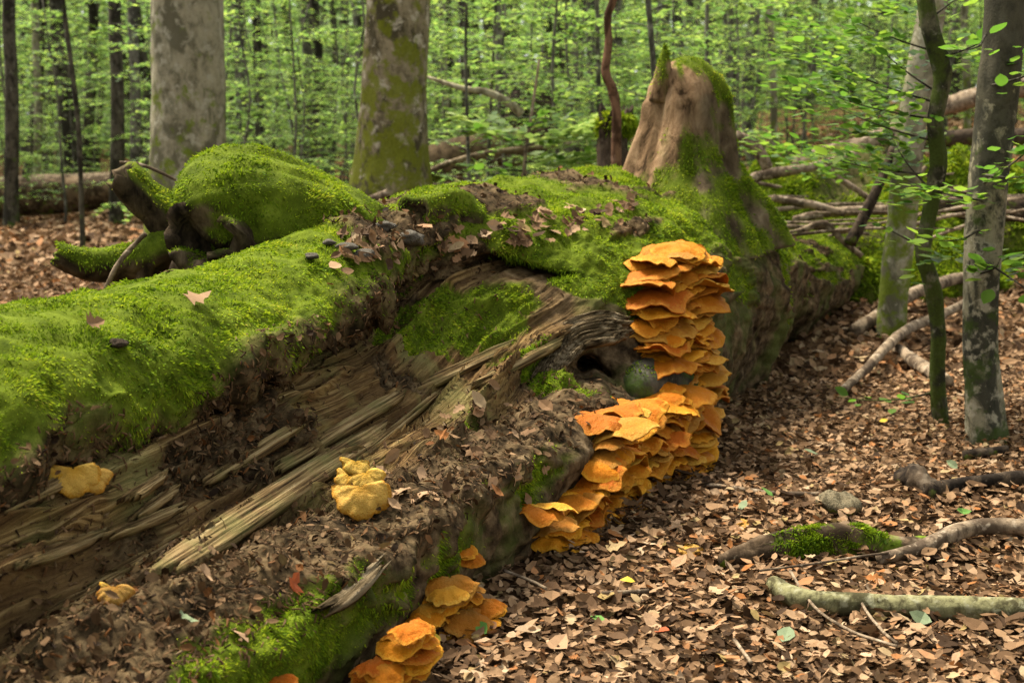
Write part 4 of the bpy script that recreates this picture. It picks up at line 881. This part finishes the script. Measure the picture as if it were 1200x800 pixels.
# single leaves that stand out
FL = []
def one_leaf(mat, kind, seed):
    v_, f_ = leaf_template(kind, np.random.default_rng(seed)); v_ = v_ - np.array([.5, 0, 0]); return mesh_np('fallen_leaf', v_, f_, False, None, [mat])
brown_me = [one_leaf(M_litter_obj, kd, 500 + i) for i, kd in enumerate(['beech', 'beech', 'oak', 'oak', 'maple', 'beech', 'maple', 'beech'])]
def lay_leaf(me_, P, nn, size, label, group=None, rng=lr):
    z = norm(np.array(nn) + rng.normal(0, .28, 3)); x = norm(np.cross(z, rng.normal(size=3))); y = np.cross(z, x)
    o = bpy.data.objects.new('fallen_leaf', me_); C.objects.link(o)
    o.matrix_basis = Matrix(((x[0] * size, y[0] * size, z[0] * size, P[0]), (x[1] * size, y[1] * size, z[1] * size, P[1]), (x[2] * size, y[2] * size, z[2] * size, P[2]), (0, 0, 0, 1)))
    return tag(o, label, 'leaf', group)
cnt = 0
while cnt < 125:
    px, py = lr.uniform(560, 1200), lr.uniform(560, 800)
    if hit(px, py)[0] is not None or (px < 700 and py < 700) or (px < 600 and py < 760): continue
    p = G(px, py); lay_leaf(brown_me[cnt % 8], p + np.array([0, 0, .05]), (0, 0, 1), lr.uniform(.06, .10), 'curled dry brown leaf lying loose on top of the leaf carpet', 'loose brown leaves on the forest floor'); cnt += 1
cnt = 0
while cnt < 42:
    px, py = lr.uniform(430, 640), lr.uniform(430, 600)
    if lr.random() < .1: px, py = lr.uniform(60, 420), lr.uniform(620, 790)
    h, nn = hit(px, py)
    if h is None or nn[2] < .15: continue
    s_ = (h - LO) @ LT; u_ = (h - LO) @ LN
    if u_ < -.45 or s_ > 2.3: continue
    lay_leaf(brown_me[cnt % 8], h + nn * .018, nn, lr.uniform(.04, .085), 'dry tan leaf resting in the open hollow of the log', 'tan leaves in the log hollow'); cnt += 1
cnt = 0; tries = 0
while cnt < 115 and tries < 6000:
    tries += 1
    px, py = lr.uniform(390, 740), lr.uniform(232, 330); h, nn = hit(px, py)
    if h is None or nn[2] < .4: continue
    s_ = (h - LO) @ LT
    gx_ = 395 + (px - 395); dline = abs(py - np.interp(px, [390, 520, 640, 720], [300, 290, 275, 240]))
    if dline > 22 * lr.random() ** .6 + 4: continue
    lay_leaf(brown_me[cnt % 8], h + nn * .022, nn, lr.uniform(.045, .085), 'pinkish brown leaf lying on the mossy crest of the log', 'dry leaves on the mossy crest'); cnt += 1
for px, py, mat, size, lab in [(565, 757, M_lf_green, .06, 'fresh green leaf on the litter below the folded tan fungus'), (510, 770, M_lf_yellow, .055, 'bright yellow leaf beside the deep orange fungus'), (700, 745, M_lf_green, .05, 'small green leaf on the shaded litter before the log'), (900, 592, M_lf_green, .075, 'flat green leaf beside the thin straight twig'),
                               (950, 543, M_lf_grey, .07, 'pale grey-green leaf lying upslope of the brown stone'), (870, 608, M_lf_grey, .06, 'pale grey-green leaf beside the broken fungus flake'), (1115, 558, M_lf_grey, .06, 'pale grey-green leaf next to the dark burl'), (1128, 616, M_lf_green, .06, 'green leaf standing against the curved bare branch'), (1140, 640, M_lf_green, .06, 'green leaf caught on the curved bare branch'),
                               (920, 765, M_lf_grey, .08, 'pale green curled leaf below the smooth fallen pole'), (1078, 745, M_lf_grey, .07, 'pale leaf tucked under the smooth fallen pole'), (775, 760, M_lf_red, .06, 'reddish brown leaf on the shaded litter before the log'), (735, 700, M_lf_yellow, .05, 'yellow leaf below the orange fungus column'), (1035, 505, M_lf_yellow, .05, 'yellow leaf behind the dark burl')]:
    p = G(px, py); lay_leaf(one_leaf(mat, 'beech', int(px)), p + np.array([0, 0, .055]), (0, -.3, 1), size, lab)
for px, py, mat, size, lab in [(340, 690, M_lf_red, .07, 'dark red leaf on the crumbled wood near the moss lip'), (235, 355, M_litter_obj, .09, 'brown lobed leaf lying on the left moss slope'), (105, 385, M_litter_obj, .07, 'small brown leaf on the near moss slope'), (215, 735, M_lf_grey, .05, 'pale grey leaf among crumbs in the near hollow')]:
    h, nn = hit(px, py)
    if h is not None: lay_leaf(one_leaf(mat, 'maple', int(px)), h + nn * .025, nn, size, lab)

# ---------------------------------------------------------------- forest behind
br_ = np.random.default_rng(61)
def spray_arrays(s, az, L, nleaf, size, rng, drop=.1, width=.42):
    """flat beech spray: leaf centres, directions, normals"""
    d = np.array([math.cos(az), math.sin(az), 0]); side = np.array([-d[1], d[0], 0])
    t = rng.random(nleaf) ** .75; wq = (rng.random(nleaf) * 2 - 1) * width * L * np.sin(np.clip(t * 1.15 + .12, 0, 1) * math.pi) ** .8
    p = s + d * (t * L)[:, None] + side * wq[:, None]; p[:, 2] += .12 * L * np.sin(t * 2.5) - drop * L * t ** 2 - .15 * np.abs(wq) + rng.normal(0, .014 * L, nleaf)
    dirs = norm(d * 1.0 + side * np.sign(wq)[:, None] * .8 + rng.normal(0, .35, (nleaf, 3)) * np.array([1, 1, .35]))
    nrm = norm(np.array([0, 0, 1.]) + rng.normal(0, .2, (nleaf, 3)))
    return p, dirs, nrm, size * rng.uniform(.65, 1.25, nleaf)
def leaf_quads(p, d, n, s):
    y = norm(np.cross(n, d)); x = np.cross(y, n); s = s[:, None]
    a = p - x * s * .5; c = p + x * s * .5; b = p + y * s * .30 + n * s * .05; e = p - y * s * .30 + n * s * .05
    V = np.stack([a, b, c, e], 1).reshape(-1, 3); o = np.arange(len(p))[:, None] * 4
    return V, o + np.array([0, 1, 2, 3])
def make_tree(h, r, nspr, z0, z1, L, nleaf, size, rng, mats, leafmat, lean=.03, seed=0, seg=9, n=26):
    bx, by = rng.normal(0, lean, 2) * h; wob = rng.normal(0, .012 * h, (5, 2))
    path = [(0, 0, -.3, r * 1.12)] + [(bx * t + wob[i, 0], by * t + wob[i, 1], h * t, r * (1.02 - .72 * t)) for i, t in enumerate((.08, .3, .55, .8, 1.0))]
    P = smooth_path(path, 60); parts = [tube_arrays(path, n=n, seg=seg, rough=.1, fine=.03, seed=seed, flare=.3 if r > .08 else 0)[:2]]
    A = []
    for q in range(nspr):
        z = z0 + (z1 - z0) * (q + rng.random()) / nspr; i = int(np.argmin(abs(P[:, 2] - z))); az = rng.random() * 6.283; l = L * rng.uniform(.55, 1.2)
        s = P[i, :3]; A.append(spray_arrays(s, az, l, int(nleaf * l / L), size, rng))
        e = s + np.array([math.cos(az), math.sin(az), .10]) * l * .85; parts.append(tube_arrays([(*s, max(.006, r * .16)), (*((s + e) / 2 + [0, 0, .04 * l]), max(.004, r * .1)), (*e, .003)], n=6, seg=4, rough=0, fine=0, cap=False)[:2])
    V_, F_ = merge(parts); tm = mesh_np('trunk', V_, F_, True, None, mats)
    p_, d_, n_, s_ = (np.concatenate(x) for x in zip(*A)); LV_, LF_ = leaf_quads(p_, d_, n_, s_)
    return tm, mesh_np('crown', LV_, LF_, False, None, [leafmat])
SAP = [make_tree(br_.uniform(3, 6), br_.uniform(.018, .035), 20, .35, 3.6, 1.15, 75, .085, br_, [M_bark_mid], M_green, .05, i, 6, 16) for i in range(6)]
BIG = [make_tree(br_.uniform(11, 15), br_.uniform(.06, .15), 18, 1.0, 9, 2.2, 150, .11, br_, [M_bark_dark if i % 2 else M_bark_mid], M_green, .02, 20 + i, 12, 26) for i in range(6)]
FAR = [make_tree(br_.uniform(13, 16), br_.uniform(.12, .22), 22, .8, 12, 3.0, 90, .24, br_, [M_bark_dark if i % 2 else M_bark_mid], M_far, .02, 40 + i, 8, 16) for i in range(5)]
def put(tmpl, name, label, group, x, y, sc_, rz, cat='tree'):
    t_ = thing(name, label, cat, (x, y, float(ground_z(x, y))), group); t_.rotation_euler = (0, 0, rz); t_.scale = (sc_,) * 3
    for nm, me_ in zip(('trunk', 'crown'), tmpl): obj(nm, me_, t_)
    return t_
def at(px, Y): return (px - 600) / FP * (Y * .99 + .2)
# named trunks
tD, _ = standing('beech_tree', 'massive smooth grey beech trunk blotched with lichen behind the mossy limb stub', 'tree', [(222, 330, 96), (222, 260, 88), (221, 150, 82), (220, 60, 80), (219, -20, 79), (217, -300, 74), (215, -900, 60)], 14.6, [M_bark_pale], seed=51, flare=.4, n=90, seg=48, rough=.05)
tE, _ = standing('beech_tree', 'broad moss-streaked beech trunk with flared foot beside the dead logs', 'tree', [(456, 310, 112), (457, 240, 96), (459, 170, 82), (463, 90, 74), (467, 10, 72), (470, -120, 70), (476, -500, 62), (480, -900, 50)], 13.5, [M_bark_mossy], seed=53, flare=.3, n=90, seg=48, rough=.08)
for px, py, wpx, Y, lab, mt in [(12, 268, 17, 21, 'dark trunk with mossy foot at the end of the left fallen log', M_bark_dark), (136, 262, 17, 22, 'dark straight trunk left of the massive grey beech', M_bark_dark), (157, 240, 13, 25, 'slim dark trunk close behind the massive grey beech', M_bark_mid), (43, 230, 10, 27, 'pale slim trunk rising behind the left fallen log', M_bark_pale), (585, 232, 9, 19, 'thin grey trunk rising out of the bright sapling spray', M_bark_mid), (545, 200, 13, 26, 'dark trunk behind the dead logs beside the mossy beech', M_bark_dark), (302, 225, 11, 27, 'dark slim trunk right of the massive grey beech', M_bark_dark), (360, 215, 12, 30, 'grey trunk midway between the two big beeches', M_bark_mid), (520, 215, 9, 28, 'slim pale trunk just right of the mossy beech', M_bark_pale), (1132, 200, 10, 24, 'pale slim trunk between crooked sapling and blotched beech', M_bark_pale), (905, 200, 9, 23, 'thin pale trunk behind the dead-wood pile', M_bark_pale), (675, 210, 8, 24, 'thin grey trunk behind the bright sapling spray', M_bark_mid)]:
    standing('beech_tree', lab, 'tree', [(px, py, wpx), (px + 2, 120, wpx * .9), (px - 2, 0, wpx * .85), (px, -300, wpx * .8), (px + 5, -800, wpx * .5)], Y, [mt], n=36, seg=14, seed=px)
tsap, _ = standing('beech_sapling', 'thin dark sapling stem on brown leaves before the left fallen log', 'tree', [(97, 296, 7), (95, 220, 6), (92, 150, 6), (84, 80, 6), (74, 0, 5), (60, -150, 4)], 17, [M_bark_dark], n=30, seg=8, flare=.1, seed=3)
tsn, _ = standing('dead_snag', 'bare reddish brown crooked snag rising from the small dark stump', 'snag', [(722, 175, 12), (722, 130, 11), (718, 105, 11), (710, 85, 11), (713, 50, 9), (712, 20, 9), (720, -10, 8), (712, -60, 7)], 10.8, [M_bark_brown], n=40, seg=12, flare=0, seed=5, rough=.15)
tst, _ = standing('tree_stump', 'small dark broken stump with a mossy top below the bare snag', 'stump', [(722, 260, 50), (723, 210, 44), (719, 170, 36), (721, 145, 40)], 11.2, [M_dead_dark], n=30, seg=36, flare=.2, rough=.32, fine=.14, seed=7, jag=.16, hollow=.1)
_p = np.array(W(721, 143, 11.2)); _V, _F, _ = tube_arrays([(*(_p - [0, 0, .10]), .10), (*(_p + [0, 0, .0]), .125), (*(_p + [.0, 0, .05]), .07)], n=12, seg=18, rough=.25, seed=3)
_T = np.vstack([f if f.shape[1] == 3 else np.vstack([f[:, [0, 1, 2]], f[:, [0, 2, 3]]]) for f in _F]); _bv, _bf = moss_blades(_V, _T, np.ones(len(_V)), 2500, mr, (.03, .06), .010); _o = obj('moss', localise(mesh_np('moss', _bv, _bf, True, None, [M_moss]), tst.location), tst); _o['kind'] = 'stuff'
grp = 'slender beech trees of the background forest'; gs = 'leafy saplings of the understory'; gf = 'distant trees filling the forest background'
taken = []
def free(x, y, dmin):
    for a, b in taken:
        if (a - x) ** 2 + (b - y) ** 2 < dmin ** 2: return False
    taken.append((x, y)); return True
cnt = tries = 0
while cnt < 74 and tries < 3000:
    tries += 1; y = br_.uniform(25, 46); x = br_.uniform(-1, 1) * (.40 * y + 1)
    if not free(x, y, 1.4): continue
    put(BIG[cnt % 6], 'beech_tree', 'slender dark-barked beech with leafy side sprays in the middle distance', grp, x, y, br_.uniform(.8, 1.15), br_.random() * 6.28); cnt += 1
cnt = tries = 0
while cnt < 130 and tries < 6000:
    tries += 1; y = br_.uniform(13.5, 36); x = br_.uniform(-1, 1) * (.40 * y + .8); px = 600 + FP * x / y
    if y < 16.5 and (150 < px < 300 or 390 < px < 540): continue
    if px > 840 and y < 22: continue
    if px < 190 and y < 21: continue
    if not free(x, y, .8): continue
    put(SAP[cnt % 6], 'beech_sapling', 'leafy green beech sapling in the forest understory', gs, x, y, br_.uniform(.7, 1.3), br_.random() * 6.28); cnt += 1
cnt = tries = 0
while cnt < 120 and tries < 4000:
    tries += 1; y = br_.uniform(42, 82); x = br_.uniform(-1, 1) * (.42 * y + 2)
    if not free(x, y, 2.2): continue
    put(FAR[cnt % 5], 'beech_tree', 'distant beech in haze-tinted green closing the forest background', gf, x, y, br_.uniform(.8, 1.2), br_.random() * 6.28); cnt += 1
# unseen beeches beside and behind the viewer, added to block low sky light
for q in range(40):
    for _ in range(60):
        x, y = br_.uniform(-22, 22), br_.uniform(-20, 16)
        if abs(x) > .40 * max(y, 0) + 3.6 and (y < -2.5 or abs(x) > 6) and free(x, y, 2.4): break
    else: continue
    put(FAR[q % 5], 'beech_tree', 'leafy beech added out of view to keep low sky light off the log', 'unseen beeches added to block the low sky', x, y, br_.uniform(.8, 1.2), br_.random() * 6.28)
n = 120000; y = br_.uniform(78, 125, n); x = br_.uniform(-1, 1, n) * (.5 * y + 6); z = br_.uniform(0, 24, n) + ground_z(x, y)
cl = fbm(x * .25, y * .25, z * .3, 3, 300); kp = cl > -.25; x, y, z = x[kp], y[kp], z[kp]; n = len(x)
LV_, LF_ = leaf_quads(np.stack([x, y, z], -1), norm(br_.normal(size=(n, 3)) * [1, 1, .3]), norm(br_.normal(size=(n, 3)) + [0, -.3, .9]), br_.uniform(.4, 1.1, n))
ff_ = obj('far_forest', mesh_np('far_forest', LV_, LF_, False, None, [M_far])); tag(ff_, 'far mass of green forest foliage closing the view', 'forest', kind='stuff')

# bright sapling spray in the middle, with separate leaves
tm = thing('beech_sapling', 'bright pale green sapling with broad leaf sprays beside the small dark stump', 'tree', tuple(G(610, 250)) if False else (at(612, 12.4), 12.4, float(ground_z(at(612, 12.4), 12.4))))
path = [(*W(612, 330, 12.4), .02), (*W(612, 240, 12.4), .018), (*W(616, 180, 12.4), .016), (*W(622, 140, 12.4), .014), (*W(632, 70, 12.4), .01)]
obj('trunk', localise(tube('trunk', path, [M_dead], n=30, seg=8), tm.location), tm)
for a, b, nl in [((616, 170), (700, 140), 46), ((614, 190), (690, 175), 34), ((613, 205), (680, 205), 26), ((616, 165), (560, 150), 24), ((613, 225), (560, 225), 16), ((618, 150), (660, 125), 26), ((614, 200), (560, 190), 14)]:
    spray_near(tm, W(*a, 12.4), W(*b, 12.2), nl, .26, .12, sr, .008)
spray_mass(tm, [(W(616, 170, 12.4), W(705, 138, 12.2), 110, .35), (W(614, 190, 12.4), W(695, 178, 12.3), 90, .35), (W(612, 205, 12.4), W(680, 208, 12.2), 60, .3), (W(616, 160, 12.4), W(570, 140, 12.6), 60, .3), (W(612, 215, 12.4), W(560, 218, 12.2), 40, .25)] * 2, .125, sr, M_green_glossed)
M_pale_branch = mat_bark('pale_dead_branch', (.16, .13, .09), (.36, .31, .22), (.5, .45, .35), .1, -.6, 2.0, .5)
ab = thing('dead_branch', 'pale bare branch arching in front of the dark root plate', 'branch', tuple(W(612, 132, 15)))
obj('stem', localise(tube('stem', [WR(612, 134, 15, .05), WR(595, 120, 15, .045), WR(570, 108, 15, .04), WR(540, 103, 15, .03), WR(500, 90, 15, .015)], [M_pale_branch], n=24, seg=10), ab.location), ab)
# dead logs behind
def airlog(name, label, cat, pts, Y, mats, seed=0, n=30, seg=20, **kw):
    pth = [(*W(a, b, Y + (q[3] if len(q) > 3 else 0)), r * Y / FP / 2) for q in pts for a, b, r in [q[:3]]]
    t_ = thing(name, label, cat, pth[0][:3]); obj('stem', localise(tube('stem', pth, mats, n=n, seg=seg, seed=seed, **kw), t_.location), t_); return t_
airlog('fallen_log', 'dark mossy log lying behind the moss-streaked beech', 'log', [(470, 215, 52), (520, 190, 50), (560, 178, 46), (640, 165, 40)], 17.5, [M_dead_moss], 3, rough=.12)
airlog('dead_branch', 'long pale bare pole lying over the dark logs', 'branch', [(495, 205, 7), (530, 190, 7), (580, 178, 6), (680, 168, 5)], 15.5, [M_dead], 4, seg=8)
airlog('fallen_log', 'lower dark rotten log under the pale bare pole', 'log', [(480, 235, 22), (520, 225, 22), (560, 218, 20)], 16, [M_dead_dark], 5, rough=.15)
airlog('root_plate', 'dark upturned root plate behind the bright sapling', 'stump', [(622, 175, 70), (620, 150, 62), (622, 120, 56), (625, 98, 40)], 19, [M_dead_dark], 6, rough=.3, fine=.12)
airlog('stump', 'small upright mossy stub beside the lower dark log', 'stump', [(537, 238, 14), (538, 222, 12), (540, 207, 8)], 14.5, [M_dead_moss], 7, rough=.2)
airlog('fallen_log', 'long pale brown log with mossy top lying across the left clearing', 'log', [(-120, 250, 44), (0, 236, 42), (70, 229, 40), (140, 224, 36), (230, 220, 34)], 22.5, [M_dead_moss], 8, n=40, rough=.1)
airlog('fallen_log', 'second bare brown log resting behind the mossy left log', 'log', [(-120, 225, 24), (0, 217, 22), (60, 214, 20), (140, 210, 18)], 23.5, [M_dead], 9, n=30, rough=.1)
# dead-wood pile on the right
pr_ = np.random.default_rng(81)
for lab, pts, Y, mt in [('thick brown dead log sloping up through the wood pile', [(905, 203, 22), (960, 185, 24), (1010, 172, 24), (1060, 150, 24)], 15.5, M_dead), ('dark mossy log lying low across the wood pile', [(1020, 235, 26), (1080, 240, 28), (1140, 243, 30), (1240, 250, 30)], 13, M_dead_dark),
                        ('pale barkless log end high behind the blotched beech', [(1095, 130, 18), (1130, 118, 22), (1170, 108, 22), (1260, 90, 22)], 19, M_dead), ('curved brown root stub beside the tall broken stub', [(862, 158, 12), (880, 168, 15), (893, 182, 15), (900, 197, 12)], 11.5, M_dead),
                        ('straight pale pole running up from the log shoulder', [(872, 212, 12), (905, 203, 13), (950, 196, 11), (1005, 180, 9)], 12.5, M_dead), ('slim pale stick slanting across the yellow mossy mound', [(965, 195, 7), (990, 213, 7), (1018, 232, 7)], 12.2, M_dead), ('brown stick bundle lying low behind the log shoulder', [(905, 232, 9), (950, 240, 10), (990, 250, 9)], 11.5, M_dead),
                        ('long grey stick bent over the far log top', [(935, 272, 8), (965, 262, 8), (985, 280, 7), (1010, 300, 6)], 10.8, M_dead), ('flat brown branch lying before the dark low log', [(930, 258, 10), (980, 248, 11), (1040, 246, 12)], 11.8, M_dead), ('thin pale stick behind the leaning pole', [(1040, 262, 6), (1060, 230, 6), (1085, 195, 5)], 12.6, M_dead), ('brown rotting log below the pale barkless log', [(1085, 165, 18), (1150, 160, 20), (1230, 162, 20)], 17, M_dead_dark)]:
    airlog('dead_branch' if pts[0][2] < 16 else 'fallen_log', lab, 'branch' if pts[0][2] < 16 else 'log', pts, Y, [mt], int(pts[0][0]), n=26, seg=12, rough=.15, fine=.05)
for q in range(34):
    px, py = pr_.uniform(880, 1190), pr_.uniform(205, 275); Y = np.interp(py, [205, 275], [14.5, 10.8]); a = pr_.normal(0, .5); l = pr_.uniform(.3, 1.1); p = W(px, py, Y); d = np.array([math.cos(a), math.sin(a) * 1.2, pr_.normal(0, .15)]) * l
    r = pr_.uniform(.01, .03); t_ = thing('stick', 'broken brown stick lying loose in the dead-wood pile', 'stick', tuple(p), 'loose sticks of the dead-wood pile')
    obj('stem', localise(tube('stem', [(*(p - d), r), (*(p + [0, 0, .04]), r * .9), (*(p + d), r * .5)], [M_dead], n=10, seg=7, rough=.15), t_.location), t_)
# mossy mounds under the pile (terrain) with moss strands
mv, mq = [], []
def mound(px, py, Y, rx, ry, h, seed):
    c = W(px, py, Y); n_ = 46; a = np.linspace(-1, 1, n_); A, B = np.meshgrid(a, a); R2 = np.clip(1 - A ** 2 - B ** 2, 0, 1)
    X, Yv = c[0] + A * rx, c[1] + B * ry; Z0 = ground_z(X, Yv) - .05; top = c[2] - float(ground_z(c[0], c[1])) 
    Z = Z0 + max(top, h) * R2 ** .55 * (1 + .25 * fbm(X * 2.5, Yv * 2.5, 0 * X, 3, seed))
    V = np.stack([X, Yv, Z], -1).reshape(-1, 3); F = grid_faces(n_, n_)
    o = obj('mossy_mound', mesh_np('mossy_mound', V, F, True, {'moss': np.clip(.75 + .8 * fbm(V[:, 0] * 2, V[:, 1] * 2, V[:, 2], 3, seed + 1), 0, 1)}, [M_z_dark])); o['kind'] = 'structure'
    T = np.vstack([F[:, [0, 1, 2]], F[:, [0, 2, 3]]]); m = np.clip(.6 + 1.0 * fbm(V[:, 0] * 2, V[:, 1] * 2, V[:, 2], 3, seed + 1), 0, 1) * (R2.ravel() > .02)
    bv, bf = moss_blades(V, T, m, 22000, mr, (.03, .06), .010); mo = obj('moss', mesh_np('moss', bv, bf, True, None, [M_moss]), o); mo['kind'] = 'stuff'
mound(965, 196, 13.6, 1.6, 1.3, .3, 1); mound(1090, 192, 14.2, 1.5, 1.3, .3, 2); mound(1010, 250, 12.2, 1.3, .8, .2, 3)
print('objects', len(bpy.data.objects), 'tris', sum(len(m.loops) - 2 * len(m.polygons) for m in bpy.data.meshes))
